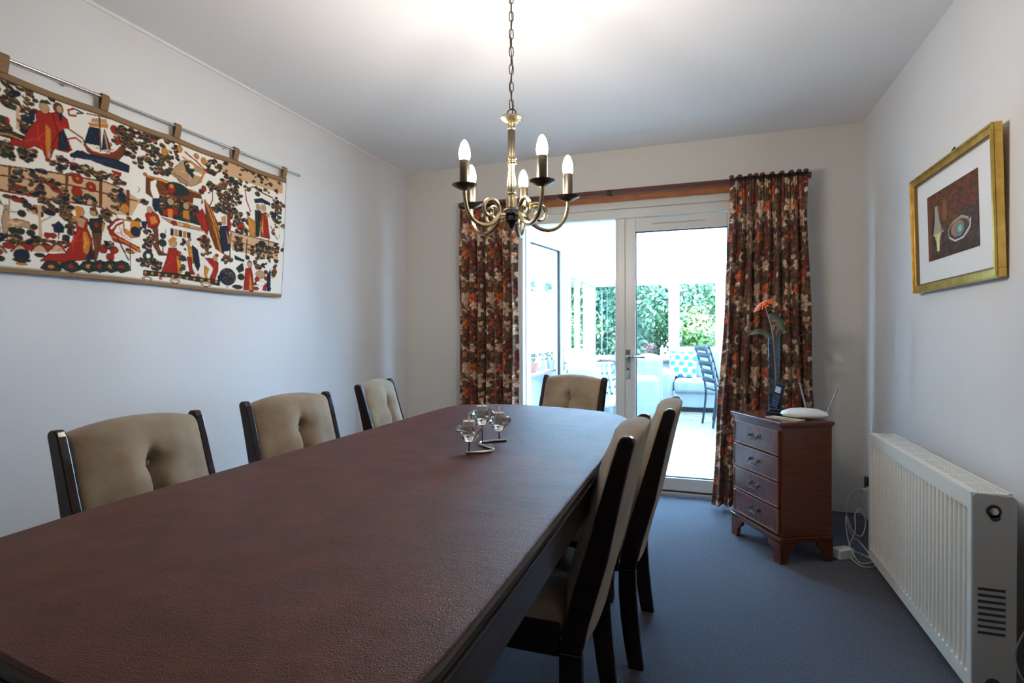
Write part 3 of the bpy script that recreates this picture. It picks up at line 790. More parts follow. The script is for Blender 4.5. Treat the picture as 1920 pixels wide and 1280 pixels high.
# ------------------------------------------------------------------ tapestry
TAP = """P,t,1176,1671,1339,1685,1389,1691,1530,1700,1595,1694,1677,1663,1639,1587,1572,1578,1509,1592,1410,1585,1359,1586,1215,1581,1176,1582;P,b,1208,1672,1217,1673,1216,1583,1207,1582;P,b,1384,1693,1394,1694,1393,1584,1383,1583;P,b,1506,1704,1517,1705,1516,1594,1505,1594;P,b,1616,1693,1629,1694,1628,1583,1615,1582;L,b,4,1176,1634,1392,1654,1663,1655;L,b,5,1176,1584,1215,1583,1359,1588,1509,1595,1572,1578;L,b,4,1176,1669,1339,1687,1530,1702,1599,1693;P,t,2144,1622,2485,1607,2485,1516,2156,1523;L,b,5,2147,1609,2143,1489;L,b,5,2252,1593,2247,1503;L,b,5,2408,1619,2403,1524;L,b,4,2144,1619,2485,1607;L,b,3,2150,1571,2485,1565;F,40,1228,1928,62,53;P,t,1229,1883,1242,1888,1239,1812,1230,1809;F,16,1256,1844,16,49;F,14,1193,1814,18,18;E,r,1205,1829,6,11;P,g,1177,1790,1208,1801,1249,1793,1281,1789,1208,1772,1177,1772;L,o,4,1177,1776,1208,1783,1239,1779;P,r,1289,1902,1341,1911,1362,1887,1375,1797,1346,1776,1332,1724,1322,1729,1312,1761,1285,1767,1265,1752,1217,1751,1214,1774,1249,1776,1275,1840,1292,1862;P,o,1319,1864,1337,1847,1336,1737,1325,1730,1319,1802;P,n,1269,1891,1288,1905,1287,1860,1269,1860;E,s,1316,1921,15,20;P,g,1298,1932,1306,1947,1327,1956,1341,1942,1320,1939;P,r,1341,1911,1362,1927,1391,1906,1398,1873,1376,1865,1408,1792,1390,1778,1336,1780,1361,1840;P,n,1365,1845,1380,1862,1397,1788,1361,1780;P,n,1362,1915,1376,1920,1373,1891,1364,1892;E,b,1361,1938,16,21;E,s,1365,1936,9,14;E,s,1332,1752,4,20;E,r,1327,1729,7,5;E,r,1408,1739,13,5;L,r,5,1414,1959,1395,1944,1398,1925,1421,1933;L,n,4,1425,1943,1448,1952,1421,1958;P,n,1469,1906,1503,1910,1509,1842,1451,1836;P,n,1526,1914,1551,1841,1515,1830;P,o,1463,1921,1541,1941,1537,1922,1471,1909;P,s,1479,1943,1533,1959,1537,1941,1475,1927;L,b,4,1506,1966,1511,1820;L,b,3,1460,1956,1558,1968;L,s,4,1526,1901,1540,1829;P,b,1447,1832,1482,1811,1531,1811,1574,1844,1587,1866,1610,1873,1609,1844,1578,1802,1510,1786,1462,1804;L,r,4,1451,1826,1490,1805,1552,1818,1587,1855;L,b,4,1394,1871,1443,1852,1459,1824;L,r,4,1394,1831,1420,1844,1439,1834;P,n,1401,1773,1427,1798,1474,1796,1574,1805,1627,1799,1624,1767,1531,1766,1474,1775,1404,1764;E,g,1597,1946,17,14;E,r,1566,1928,16,17;E,r,1588,1892,21,15;E,o,1635,1946,14,20;E,r,1679,1952,22,9;F,40,1688,1864,74,66;F,14,1260,1729,21,22;F,14,1366,1729,27,26;F,18,1198,1732,22,29;E,g,1703,1940,20,14;F,14,1456,1732,34,20;E,r,1426,1687,18,19;E,r,1475,1667,18,18;E,r,1424,1635,18,19;E,o,1426,1687,6,6;E,o,1475,1667,6,6;P,r,1552,1759,1595,1758,1593,1740,1556,1747;F,12,1508,1725,27,17;F,16,1575,1718,29,18;F,14,1455,1612,46,17;F,22,1579,1640,38,48;E,n,1597,1660,15,16;E,o,1610,1612,18,18;F,95,1303,1606,89,83;P,t,1294,1556,1308,1559,1306,1508,1312,1436,1297,1434,1297,1503;L,t,4,1269,1531,1299,1518;L,t,4,1337,1522,1306,1497;E,r,1234,1609,12,5;E,r,1266,1587,10,5;E,r,1338,1640,14,6;E,r,1359,1621,15,5;E,r,1234,1561,16,7;P,s,1196,1520,1209,1528,1213,1490,1249,1493,1269,1490,1275,1464,1256,1470,1208,1460,1204,1422,1196,1421,1190,1482;E,s,1205,1529,8,7;L,s,4,1208,1518,1230,1518;E,b,1206,1567,14,6;P,b,1175,1566,1187,1550,1196,1531,1187,1536,1175,1548;L,s,4,1212,1556,1212,1527;E,g,1248,1516,12,11;E,g,1223,1452,12,10;E,g,1244,1453,12,10;E,g,1275,1451,12,10;E,g,1284,1475,10,8;E,g,1393,1495,9,8;E,g,1404,1475,13,11;E,g,1387,1452,12,10;E,g,1533,1576,22,16;F,24,1391,1549,23,28;F,16,1531,1572,24,24;P,n,1342,1488,1362,1511,1383,1492,1380,1469,1347,1465;L,g,3,1363,1468,1362,1444;E,r,1326,1451,10,9;E,r,1345,1453,10,9;F,60,1280,1423,125,15;P,t,1157,1368,1168,1386,1180,1395,1192,1389,1202,1371;L,b,4,1156,1370,1168,1388,1180,1397,1192,1390,1203,1373;P,t,1218,1377,1229,1395,1242,1404,1255,1399,1266,1379;L,b,4,1217,1378,1229,1397,1242,1406,1255,1400,1267,1381;P,t,1276,1385,1288,1403,1302,1413,1315,1407,1327,1388;L,b,4,1275,1386,1288,1405,1302,1415,1315,1409,1328,1390;P,t,1331,1392,1343,1412,1357,1422,1372,1416,1384,1396;L,b,4,1330,1394,1343,1414,1357,1424,1372,1417,1386,1398;E,r,1210,1398,16,10;E,r,1268,1399,13,9;E,r,1329,1408,14,8;E,n,1248,1368,23,21;E,g,1248,1351,26,6;E,o,1248,1338,16,4;E,n,1303,1375,15,6;E,r,1178,1490,6,12;E,n,1177,1450,8,18;E,g,1181,1350,17,9;E,r,1183,1372,9,8;P,r,1406,1536,1448,1544,1464,1535,1460,1501,1479,1463,1486,1380,1408,1366,1357,1356,1304,1354,1329,1382,1386,1392,1409,1444,1425,1491;P,o,1444,1486,1459,1485,1475,1446,1466,1394,1447,1404;P,n,1475,1437,1488,1380,1454,1374,1463,1398;P,o,1406,1536,1425,1544,1433,1521,1410,1521;P,s,1425,1536,1456,1534,1448,1499,1429,1504;E,s,1439,1561,11,16;P,o,1414,1578,1433,1582,1448,1573,1429,1532,1421,1543;P,g,1472,1541,1516,1550,1529,1531,1512,1489,1479,1492,1464,1519;E,r,1496,1520,9,11;P,o,1520,1538,1529,1522,1522,1495,1514,1507;P,b,1479,1488,1516,1494,1511,1443,1496,1373,1488,1376,1487,1439;E,s,1484,1570,12,16;P,b,1468,1582,1492,1593,1504,1568,1498,1550,1490,1574,1476,1573;F,10,1406,1510,11,18;P,g,1306,1329,1318,1350,1339,1360,1360,1353,1373,1326,1339,1313;E,o,1339,1336,10,7;P,g,1369,1336,1382,1357,1405,1368,1427,1361,1440,1333,1404,1320;E,r,1404,1344,11,8;P,g,1431,1343,1445,1365,1468,1376,1492,1368,1506,1340,1468,1326;E,o,1468,1351,11,8;P,g,1472,1347,1486,1370,1511,1381,1536,1373,1550,1345,1510,1330;E,r,1511,1356,11,9;P,g,1515,1352,1529,1375,1555,1387,1581,1379,1596,1350,1554,1335;E,o,1555,1361,12,9;P,g,1557,1357,1572,1380,1599,1392,1626,1384,1641,1355,1598,1339;E,r,1598,1365,13,8;P,r,1545,1499,1550,1539,1576,1561,1602,1566,1602,1549,1576,1531,1562,1502,1593,1486,1675,1458,1679,1436,1615,1458,1562,1468;L,w,5,1554,1518,1576,1546,1598,1557;L,o,4,1554,1484,1615,1472,1680,1445;L,o,4,1606,1430,1656,1435,1675,1444;P,o,1602,1564,1676,1572,1675,1504,1638,1493,1606,1510;E,n,1657,1523,21,20;P,w,1607,1559,1634,1559,1631,1523,1609,1528;E,r,1522,1425,15,14;E,r,1566,1431,17,14;E,r,1551,1399,16,15;F,10,1547,1446,15,15;L,g,4,1553,1393,1557,1363;L,n,4,1580,1479,1628,1398;L,b,3,1633,1470,1637,1359;E,n,1718,1427,22,20;E,w,1718,1427,9,8;F,18,1707,1401,39,26;F,12,1709,1500,29,42;P,b,1701,1779,1730,1777,1765,1780,1968,1768,1983,1728,1956,1702,1760,1708,1729,1687,1700,1701;P,o,1701,1779,1765,1782,1968,1768,1968,1761,1765,1774,1701,1770;L,o,4,1760,1708,1956,1705;E,g,1849,1756,58,28;E,r,1820,1751,19,20;E,o,1820,1763,10,10;P,w,1720,1756,1750,1774,1745,1744,1765,1702,1734,1688,1722,1715;P,w,1933,1737,1977,1742,1962,1683,1927,1691;P,g,1765,1705,1956,1702,1991,1592,1875,1596,1774,1615,1754,1639;F,30,1856,1663,94,56;P,n,1729,1685,1765,1693,1764,1636,1744,1627,1729,1652;P,r,1782,1645,1808,1660,1827,1664,1854,1660,1853,1636,1779,1620;P,o,1803,1654,1827,1659,1829,1616,1808,1612;E,s,1817,1691,16,15;E,s,1895,1689,15,15;P,o,1881,1666,1909,1672,1915,1628,1881,1631;P,w,1764,1617,1800,1615,1991,1612,1990,1571,1955,1575,1815,1573,1774,1567;P,s,1774,1610,1853,1606,1985,1601,1985,1588,1831,1588;E,r,1836,1596,14,9;E,o,1900,1598,14,9;P,n,1820,1571,1837,1571,1837,1538,1820,1537;P,o,1840,1571,1857,1571,1858,1539,1841,1538;P,n,1861,1571,1878,1571,1879,1540,1861,1540;P,o,1882,1570,1899,1571,1900,1541,1882,1541;P,n,1903,1570,1921,1570,1922,1542,1904,1542;P,r,1944,1659,1980,1697,2003,1656,2021,1618,2009,1574,1979,1600;P,b,1989,1743,2028,1713,2065,1647,2109,1495,2058,1515,2027,1578,2003,1646;L,o,6,1995,1741,2040,1648,2090,1503;L,o,4,2028,1708,2103,1521;P,r,1699,1604,1719,1636,1759,1616,1769,1590,1753,1550,1713,1552;P,o,1719,1599,1744,1609,1759,1583,1728,1568;P,n,1680,1573,1709,1579,1704,1541,1684,1546;P,b,1728,1559,1758,1569,1768,1458,1757,1456,1743,1529;E,s,1719,1631,12,13;P,b,1733,1486,1758,1494,1778,1450,1804,1451,1804,1444,1767,1439;E,g,1784,1529,13,12;E,g,1783,1496,17,16;L,g,3,1783,1517,1787,1461;F,10,1715,1497,18,23;F,90,2129,1810,78,75;F,60,2128,1716,86,35;P,b,2121,1701,2141,1705,2144,1619,2124,1616;E,g,2146,1885,18,13;F,16,2011,1820,43,23;E,r,1986,1796,13,13;L,b,4,2011,1781,2035,1798,2035,1751,2022,1722;P,s,2085,1678,2118,1695,2117,1647,2091,1642;P,r,2131,1681,2151,1658,2144,1614,2124,1616;P,n,2078,1629,2124,1642,2137,1596,2143,1522,2096,1504,2084,1566;P,o,2117,1625,2143,1554,2130,1552;E,o,2206,1658,30,22;E,r,2206,1658,20,16;F,24,2209,1661,54,41;E,o,1997,1544,30,23;E,r,1997,1544,20,15;F,20,1999,1521,40,51;L,r,5,2232,1852,2243,1799,2271,1749;P,n,2294,1819,2347,1837,2410,1826,2409,1811,2347,1814,2301,1801;L,b,4,2236,1859,2287,1886,2347,1869;L,b,5,2347,1869,2426,1859;E,n,2317,1853,18,11;P,g,2301,1761,2346,1765,2337,1625,2311,1620;P,r,2346,1753,2385,1767,2416,1626,2345,1626;P,o,2345,1667,2362,1757,2368,1624;E,s,2324,1783,15,16;E,s,2362,1786,16,18;P,o,2249,1716,2300,1704,2307,1620,2270,1619;E,s,2393,1752,13,8;F,46,2462,1778,38,90;L,b,4,2416,1697,2473,1629;F,30,2198,1565,28,41;F,50,2356,1544,92,44;E,g,2360,1588,27,15;F,16,2460,1567,29,36;P,n,2170,1501,2240,1485,2233,1473,2176,1477;E,r,2132,1477,24,15;F,14,2126,1471,30,22;P,r,1814,1479,1852,1484,1868,1448,1867,1367,1782,1360,1806,1435;P,o,1852,1450,1868,1448,1884,1376,1865,1366;E,s,1833,1506,18,20;P,o,1809,1512,1831,1534,1855,1529,1836,1511,1815,1498;P,r,1849,1479,1879,1469,1868,1457;F,16,1888,1458,14,82;P,o,1908,1507,1931,1501,1959,1444,1924,1415;P,n,1931,1511,1960,1495,1977,1421,1965,1394,1942,1432;P,r,1907,1453,1930,1451,1936,1401,1953,1373,1924,1375;E,s,1908,1517,10,12;P,r,2002,1462,2051,1466,2076,1448,2076,1406,2056,1351,2032,1370,2051,1414;P,o,2001,1424,2026,1411,2013,1379,2037,1329,2025,1330,2001,1383;E,s,2058,1467,12,14;E,r,2067,1484,9,7;P,g,1697,1363,1879,1368,2089,1362,2088,1336,1878,1348,1697,1342;E,o,1707,1353,6,6;E,o,1739,1353,6,6;E,o,1772,1353,6,6;E,o,1805,1353,7,6;E,o,1840,1353,7,6;E,o,1876,1353,6,6;E,o,1912,1353,7,6;E,o,1950,1353,7,7;E,o,1988,1353,8,7;E,o,2028,1353,8,7;E,o,2069,1353,8,7;E,t,1716,1328,23,10;E,w,1716,1326,14,6;E,t,1851,1333,24,11;E,w,1851,1331,15,6;E,t,2013,1335,28,12;E,w,2013,1332,17,6;E,g,1717,1428,23,23;E,w,1717,1428,10,10;F,22,1737,1393,40,23;E,n,2134,1385,49,42;F,20,2135,1385,41,32;L,b,4,2133,1353,2133,1331;E,g,2218,1393,21,16;E,g,2199,1339,32,10;P,g,2183,1434,2225,1467,2236,1429,2204,1414;E,g,2258,1499,13,10;P,r,2247,1441,2287,1449,2298,1413,2312,1328,2238,1328;P,o,2276,1427,2304,1328,2275,1328;E,s,2274,1467,17,17;P,b,2258,1476,2276,1487,2294,1469,2280,1476;E,s,2355,1419,35,21;F,16,2351,1479,47,32;E,r,2331,1390,17,13;E,w,2358,1372,32,11;E,r,2398,1402,13,10;P,n,2406,1424,2430,1456,2437,1334,2409,1335;P,s,2439,1457,2459,1435,2454,1405,2438,1409;F,12,2459,1447,21,60;P,r,2378,1356,2406,1382,2405,1332,2373,1333;E,r,2327,1341,19,9;F,30,1785,1919,88,52;E,o,1784,1910,14,19;E,o,1856,1947,12,16;E,o,1982,1931,14,17;E,o,1943,1943,12,12;E,r,1727,1947,20,9;F,40,1748,1847,75,47;F,16,2046,1925,41,42;F,10,2027,1888,28,10;P,s,1872,1898,1912,1910,1993,1884,1969,1821,1922,1789,1855,1791,1823,1840;P,g,1878,1890,1900,1907,1934,1867,1928,1830,1894,1851;E,w,1911,1885,23,11;E,w,1951,1857,24,10;E,b,1900,1882,8,7;L,r,5,1884,1941,1940,1919,1999,1885;L,o,5,1872,1913,1993,1879,1957,1818;E,s,1823,1821,7,7;E,s,1834,1817,7,7;E,s,1844,1813,8,6;E,s,1855,1810,8,7;E,s,1866,1806,8,7;E,s,1877,1802,8,7;E,s,1888,1798,8,7;E,s,1899,1794,8,7;P,t,2084,1954,2160,1969,2501,1985,2501,1900,2379,1900,2173,1897,2087,1900;F,60,2280,1934,221,77;F,36,1616,1909,48,39;F,22,1691,1954,60,27"""
PAL = dict(w=(228, 222, 210), n=(38, 48, 66), g=(46, 56, 52), r=(150, 44, 36), b=(104, 60, 38), t=(196, 160, 122), o=(190, 122, 48), s=(176, 142, 110), y=(190, 150, 70))
TP = Paint(950, 2530, 1300, 2005, 1.7, (226, 221, 210))
_r3 = random.Random(11)
def clump(x, y, rx, ry, n):
    for _ in range(n):
        a = _r3.random() * 2 * PI; q = math.sqrt(_r3.random())
        cx, cy = x + rx * q * math.cos(a), y + ry * q * math.sin(a)
        s_ = 7 + _r3.random() * 8; rt = _r3.uniform(-.6, .6)
        TP.ell(cx, cy, s_ * 1.15, s_ * .75, _r3.choice([(120, 66, 42), (150, 100, 50), (40, 40, 44)]), rt)
        TP.ell(cx, cy, s_, s_ * .55, _r3.choice([(38, 48, 50), (54, 64, 56), (34, 42, 60), (60, 66, 50)]), rt)
        if _r3.random() < .4: TP.ell(cx - 2, cy + s_ * .35, s_ * .6, 2.2, _r3.choice([(196, 140, 70), (150, 70, 44), (214, 190, 150), (110, 120, 90)]), rt)
for _ in range(150):   # small sprigs scattered over the white ground
    x, y = _r3.uniform(950, 2530), _r3.uniform(1330, 1980)
    k = _r3.random()
    if k < .6: clump(x, y, 9, 7, 3)
    elif k < .8: TP.ell(x, y, 9, 8, (160, 60, 40)); TP.ell(x, y, 4, 4, (190, 130, 60))
    else: TP.line([(x, y), (x + 8, y + 14), (x + 2, y + 24)], 3, (110, 70, 44))
for x in (985, 1050, 1110): clump(x, 1800 - (x % 3) * 60, 42, 60, 60)
clump(1040, 1480, 50, 60, 60); clump(1120, 1560, 40, 50, 40); clump(980, 1620, 40, 50, 40)
TP.poly([(1060, 1400), (1090, 1530), (1120, 1400)], PAL['r']); TP.ell(1090, 1545, 14, 18, PAL['s'])
for rec in TAP.split(';'):
    r = rec.split(',')
    if r[0] == 'P':
        v = list(map(int, r[2:])); pts = list(zip(v[::2], v[1::2]))
        TP.poly(pts, PAL[r[1]])
        ar = (max(v[::2]) - min(v[::2])) * (max(v[1::2]) - min(v[1::2]))
        if ar > 2500 and r[1] not in 'tw':      # woven inner lines
            dkc = tuple(int(c_ * .62) for c_ in PAL[r[1]]); lt = tuple(min(255, int(c_ * 1.35)) for c_ in PAL[r[1]])
            cx = sum(v[::2]) / len(pts); cy = sum(v[1::2]) / len(pts)
            TP.line(pts + [pts[0]], 3, dkc)
            for (px, py) in pts[::2]: TP.line([(cx, cy), ((px + cx) / 2, (py + cy) / 2)], 2.6, lt)
    elif r[0] == 'E':
        x, y, a, c_ = map(int, r[2:]); TP.ell(x, y, a + 2, c_ + 2, (52, 36, 30)); TP.ell(x, y, a, c_, PAL[r[1]])
    elif r[0] == 'F':
        n_, x, y, a, c_ = map(int, r[1:]); clump(x, y, a, c_, n_)
    else:
        v = list(map(int, r[3:])); TP.line(list(zip(v[::2], v[1::2])), int(r[2]) * 1.5, PAL[r[1]])
BC = (136, 110, 82)
for a_, b_ in (((950, 1988), (2530, 1988)), ((950, 1304), (2530, 1304))): TP.line([a_, b_], 34, BC)
TP.line([(950, 1968), (2530, 1968)], 4, (84, 62, 44)); TP.line([(950, 1324), (2530, 1324)], 3, (70, 54, 44)); TP.line([(2527, 1300), (2527, 2005)], 7, (74, 66, 58))
tp = thing('wall_tapestry', 'woven tapestry with medieval figures, tent, ship and trees hanging on the left wall', 'tapestry', (0.0, 1.75, 1.31))
nx, ny = 860, 380
uu = np.linspace(0, 1, nx); vv = np.linspace(0, 1, ny)
U, V = np.meshgrid(uu, vv)
yr_ = 2.480 + (2.527 - 2.480) * V ** .7
Yw = .955 + (yr_ - .955) * U
tabs = [1.19, 1.521, 1.838, 2.164, 2.502]
sag = np.zeros_like(Yw)
for a_, b_ in zip([.875] + tabs[:-1], tabs): 
    m_ = (Yw >= a_) & (Yw < b_); q = (Yw - a_) / (b_ - a_); sag[m_] = (.007 * np.sin(PI * q[m_]))
Zw = 1.318 + (1.992 - 1.318) * V - sag * V ** 6 + .004 * np.sin(Yw * 5) * (1 - V)
Xw = .022 + .006 * np.sin(Yw * 9 + 1) * (1 - V) + .004 * (1 - V)
TP.soften(False, 1)
cols = TP.sample((955 + 1572 * U).ravel() , (1304 + 690 * V).ravel())
co = np.stack([Xw, Yw - 1.75, Zw - 1.31], -1).reshape(-1, 3)
M_tap = bump(col_mat('woven_wool', 0.9, 0.15), 350, 0.4, 0.001)
grid_mesh('cloth', co, nx, ny, cols, M_tap, tp, solid=.004)
M_border = bump(mat('tapestry_border', tuple(lin(BC)), 0.9, 0, 0.15), 300, .4, .001)
for y in tabs:
    b = NB()
    pts = [(.020, 1.988), (.020, 2.030), (.024, 2.046), (.034, 2.050), (.041, 2.043), (.040, 2.025), (.030, 1.988), (.026, 1.988), (.036, 2.026), (.037, 2.041), (.033, 2.0455), (.027, 2.043), (.0235, 2.03), (.0235, 1.988)]
    prism(b, [(p[0], p[1] - 1.31) for p in pts], y - 1.75 - .0145, y - 1.75 + .0145, 'y'); obj('hanging_tab', b, M_border, tp)
rd = thing('tapestry_rod', 'slim brass coloured rod carrying the tapestry on the left wall', 'rod', (.032, 1.75, 2.036))
b = NB(); tube(b, [(0, -.85, 0), (0, .868, 0)], .0055, 12); obj('rod', b, M_steel, rd, smooth=True)
b = NB(); tube(b, [(0, .868, 0), (0, .878, 0)], .0075, 12); obj('end_cap', b, M_steel, rd, smooth=True)
for y in (-.36, .365):
    b = NB(); tube(b, [(-.032, y, -.004), (-.004, y, -.004)], .004, 8); tube(b, [(-.004, y, -.012), (-.004, y, .004)], .004, 8); obj('hook', b, M_steel, rd, smooth=True)

# ------------------------------------------------------------------ picture on the right wall
PA = Paint(-.20, .20, -.20, .20, .0025, (74, 52, 44))
_r4 = random.Random(5)
for _ in range(900):
    x, y = _r4.uniform(-.2, .2), _r4.uniform(-.2, .2)
    up = y > -.02 + .25 * (x + .05)
    c_ = _r4.choice([(96, 56, 40), (110, 60, 38), (84, 50, 40), (72, 62, 56), (104, 74, 44), (124, 62, 40)]) if up else _r4.choice([(74, 62, 58), (64, 56, 58), (88, 72, 66), (70, 50, 46)])
    PA.ell(x, y, _r4.uniform(.006, .02), _r4.uniform(.004, .012), c_, _r4.random() * 3)
PA.poly([(-.2, -.2), (-.17, -.2), (-.17, .2), (-.2, .2)], (112, 62, 36))
PA.ell(-.135, -.01, .026, .10, (50, 44, 44)); PA.poly([(-.13, .12), (-.11, .12), (-.095, .03), (-.075, -.04), (-.15, -.05), (-.135, .03)], (160, 150, 128))
PA.poly([(-.14, -.05), (-.08, -.05), (-.095, -.10), (-.10, -.155), (-.12, -.155), (-.125, -.10)], (196, 186, 120)); PA.line([(-.11, -.05), (-.108, -.15)], .008, (226, 220, 190)); PA.line([(-.15, -.05), (-.06, -.045)], .006, (176, 176, 176))
PA.ell(-.05, .07, .022, .06, (120, 84, 50)); PA.line([(-.02, -.02), (.2, .05)], .004, (110, 74, 60))
PA.ell(.06, -.07, .085, .062, (150, 140, 130)); PA.ell(.06, -.072, .078, .054, (80, 62, 60)); PA.ell(.05, -.065, .05, .045, (150, 124, 92)); PA.ell(.065, -.075, .034, .036, (96, 128, 130)); PA.ell(.068, -.07, .016, .02, (140, 178, 176))
PA.line([(-.015, -.10), (.03, -.13), (.09, -.125), (.14, -.08), (.145, -.04)], .008, (206, 206, 206)); PA.line([(.02, -.02), (.08, -.005), (.13, -.03)], .007, (170, 160, 140))
pc = thing('framed_picture', 'still life painting with white mount in a gilt frame on the right wall', 'picture', (W, 2.553, 1.283))
# local: x negative is out into the room, y along the wall (0 centre), z up
hw, hh = .372, .500
tilt = Matrix.Rotation(math.radians(-1.6), 4, 'Y')
def fr_piece(parts, m, name, bv=.002):
    b = NB()
    for a in parts: box(b, *a, M=tilt)
    return obj(name, b, m, pc, bevel=bv)
fw = .030
b = NB()
for (y0, y1, z0, z1) in ((-hw, hw, 0, fw), (-hw, hw, hh - fw, hh), (-hw, -hw + fw, fw, hh - fw), (hw - fw, hw, fw, hh - fw)): box(b, -.030, -.006, y0, y1, z0, z1, 0, tilt)
for (y0, y1, z0, z1) in ((-hw, hw, 0, .007), (-hw, hw, hh - .007, hh), (-hw, -hw + .007, .007, hh - .007), (hw - .007, hw, .007, hh - .007)): box(b, -.036, -.030, y0, y1, z0, z1, 0, tilt)
obj('frame', b, M_gold, pc, bevel=.002)
b = NB()
for (y0, y1, z0, z1) in ((-hw + fw, hw - fw, fw, fw + .006), (-hw + fw, hw - fw, hh - fw - .006, hh - fw), (-hw + fw, -hw + fw + .006, fw, hh - fw), (hw - fw - .006, hw - fw, fw, hh - fw)): box(b, -.026, -.010, y0, y1, z0, z1, 0, tilt)
obj('slip', b, M_goldd, pc)
b = NB(); box(b, -.016, -.012, -hw + fw, hw - fw, fw, hh - fw, 0, tilt); obj('mount', b, M_mount, pc)
nx = ny = 161
U, V = np.meshgrid(np.linspace(-1, 1, nx), np.linspace(-1, 1, ny))
c3 = np.stack([np.full(U.shape, -.0175), -U * .225, .258 + V * .135], -1).reshape(-1, 3)
c3 = np.array([list(tilt @ Vector(p)) for p in c3])
cols = PA.sample((U * .2).ravel(), (V * .2).ravel())
M_paint = col_mat('painting', 0.7, 0.3)
grid_mesh('painting', c3, nx, ny, cols, M_paint, pc, solid=.001)
b = NB(); tube(b, [(-.0, 0, .520), (-.022, 0, .522)], .003, 8); tube(b, [(-.018, -.012, .528), (-.018, .012, .520)], .004, 8); box(b, -.012, -.004, -.008, .008, .49, .52); obj('picture_hook', b, M_darkbrass, pc)
# ------------------------------------------------------------------ chandelier
ch = thing('chandelier', 'antique brass five-arm chandelier with lit candle bulbs hanging on a chain over the table', 'chandelier', (1.595, 1.89, 1.48))
CZ = -1.48
def cpart(name, b, m, par=None, **k): return obj(name, b, m, par or ch, smooth=True, **k)
b = NB(); lathe(b, [(0, 2.4), (.055, 2.4), (.053, 2.385), (.035, 2.365), (.010, 2.355), (0, 2.355)], 24, (0, 0, CZ)); cpart('ceiling_rose', b, M_brass)
b = NB()
zt = 1.918; k = 0
while zt < 2.345:
    pts = []
    for i in range(12):
        a = 2 * PI * i / 12; x = .0075 * math.cos(a); z = .0105 * math.sin(a) + (.0075 if math.sin(a) > 0 else -.0075)
        pts.append((x, 0, zt + .018 + z + CZ) if k % 2 == 0 else (0, x, zt + .018 + z + CZ))
    R = Matrix.Rotation(.5, 4, 'Z'); tube(b, [R @ Vector(p) for p in pts], .0019, 6, True)
    zt += .0318; k += 1
cpart('chain', b, M_darkbrass)
b = NB(); tube(b, [(.0035 * math.sin(z * 40), .0035 * math.cos(z * 30), z + CZ) for z in np.linspace(1.90, 2.36, 40)], .0018, 6); cpart('flex', b, M_darkbrass)
b = NB(); tube(b, [(.017 * math.cos(a), 0, 1.903 + .017 * math.sin(a) + CZ) for a in np.linspace(0, 2 * PI, 20, False)], .0024, 6, True); cpart('ring', b, M_darkbrass)
b = NB(); lathe(b, [(0, 1.890), (.012, 1.892), (.041, 1.888), (.042, 1.883), (.030, 1.873), (.014, 1.866), (.011, 1.858), (.015, 1.853), (.016, 1.848), (.012, 1.843), (0, 1.843)], 32, (0, 0, CZ)); cpart('top_cup', b, M_brass)
b = NB(); lathe(b, [(0, 1.845), (.0125, 1.845), (.0135, 1.84), (.0135, 1.752), (.0125, 1.746), (0, 1.746)], 24, (0, 0, CZ)); cpart('dark_barrel', b, M_darkbrass)
b = NB(); lathe(b, [(0, 1.748), (.014, 1.748), (.018, 1.743), (.018, 1.739), (.011, 1.736), (.012, 1.731), (.018, 1.728), (.018, 1.723), (.013, 1.72), (.011, 1.70), (.014, 1.67), (.017, 1.645), (.015, 1.625), (.011, 1.618), (.018, 1.613), (.011, 1.606), (.010, 1.598), (0, 1.598)], 28, (0, 0, CZ)); cpart('column', b, M_brass)
b = NB(); lathe(b, [(0, 1.60), (.018, 1.60), (.021, 1.597), (.021, 1.56), (.016, 1.556), (0, 1.556)], 28, (0, 0, CZ)); cpart('hub', b, M_brass)
b = NB(); lathe(b, [(0, 1.557), (.026, 1.557), (.031, 1.552), (.031, 1.538), (.024, 1.533), (.024, 1.515), (.012, 1.503), (.007, 1.49), (0, 1.485)], 28, (0, 0, CZ)); cpart('finial', b, M_black)
armp = [(.208, 1.598), (.207, 1.568), (.196, 1.525), (.172, 1.496), (.140, 1.484), (.105, 1.489), (.075, 1.508), (.058, 1.535), (.063, 1.563), (.085, 1.578), (.110, 1.573), (.126, 1.553), (.122, 1.530), (.105, 1.520), (.090, 1.528), (.088, 1.542), (.098, 1.548)]
hs = [(.018, 1.538), (.040, 1.532), (.060, 1.530)]
camdir = math.radians(19.13)
for i in range(5):
    a = math.radians((220, 299, 7, 77, 139)[i]) + camdir
    R = Matrix.Rotation(a, 4, 'Z')
    b = NB()
    P_ = spline([R @ Vector((r, 0, z + CZ)) for r, z in armp], 6)
    n_ = len(P_)
    tube(b, P_, .006, 8, rs=[.0074 - .0030 * max(0, (i_ / n_ - .6) / .4) for i_ in range(n_)])
    tube(b, [R @ Vector((r, 0, z + CZ)) for r, z in hs], .005, 8)
    arm = cpart('arm', b, M_brass)
    C0 = Matrix.Translation((0, 0, CZ)) @ R @ Matrix.Translation((.208, 0, 0))
    b = NB(); lathe(b, [(0, 1.592), (.008, 1.590), (.024, 1.597), (.042, 1.607), (.0435, 1.609), (.030, 1.6045), (.018, 1.602), (0, 1.602)], 32, M=C0); cpart('drip_pan', b, M_darkbrass, arm)
    b = NB(); lathe(b, [(0, 1.602), (.0175, 1.602), (.0175, 1.690), (.0165, 1.692), (0, 1.692)], 24, M=C0); cpart('candle_sleeve', b, M_darkbrass, arm)
    b = NB(); lathe(b, [(0, 1.690), (.0145, 1.690), (.0185, 1.702), (.0195, 1.715), (.017, 1.732), (.0115, 1.749), (.005, 1.759), (0, 1.762)], 20, M=C0); cpart('bulb', b, M_bulb, arm)

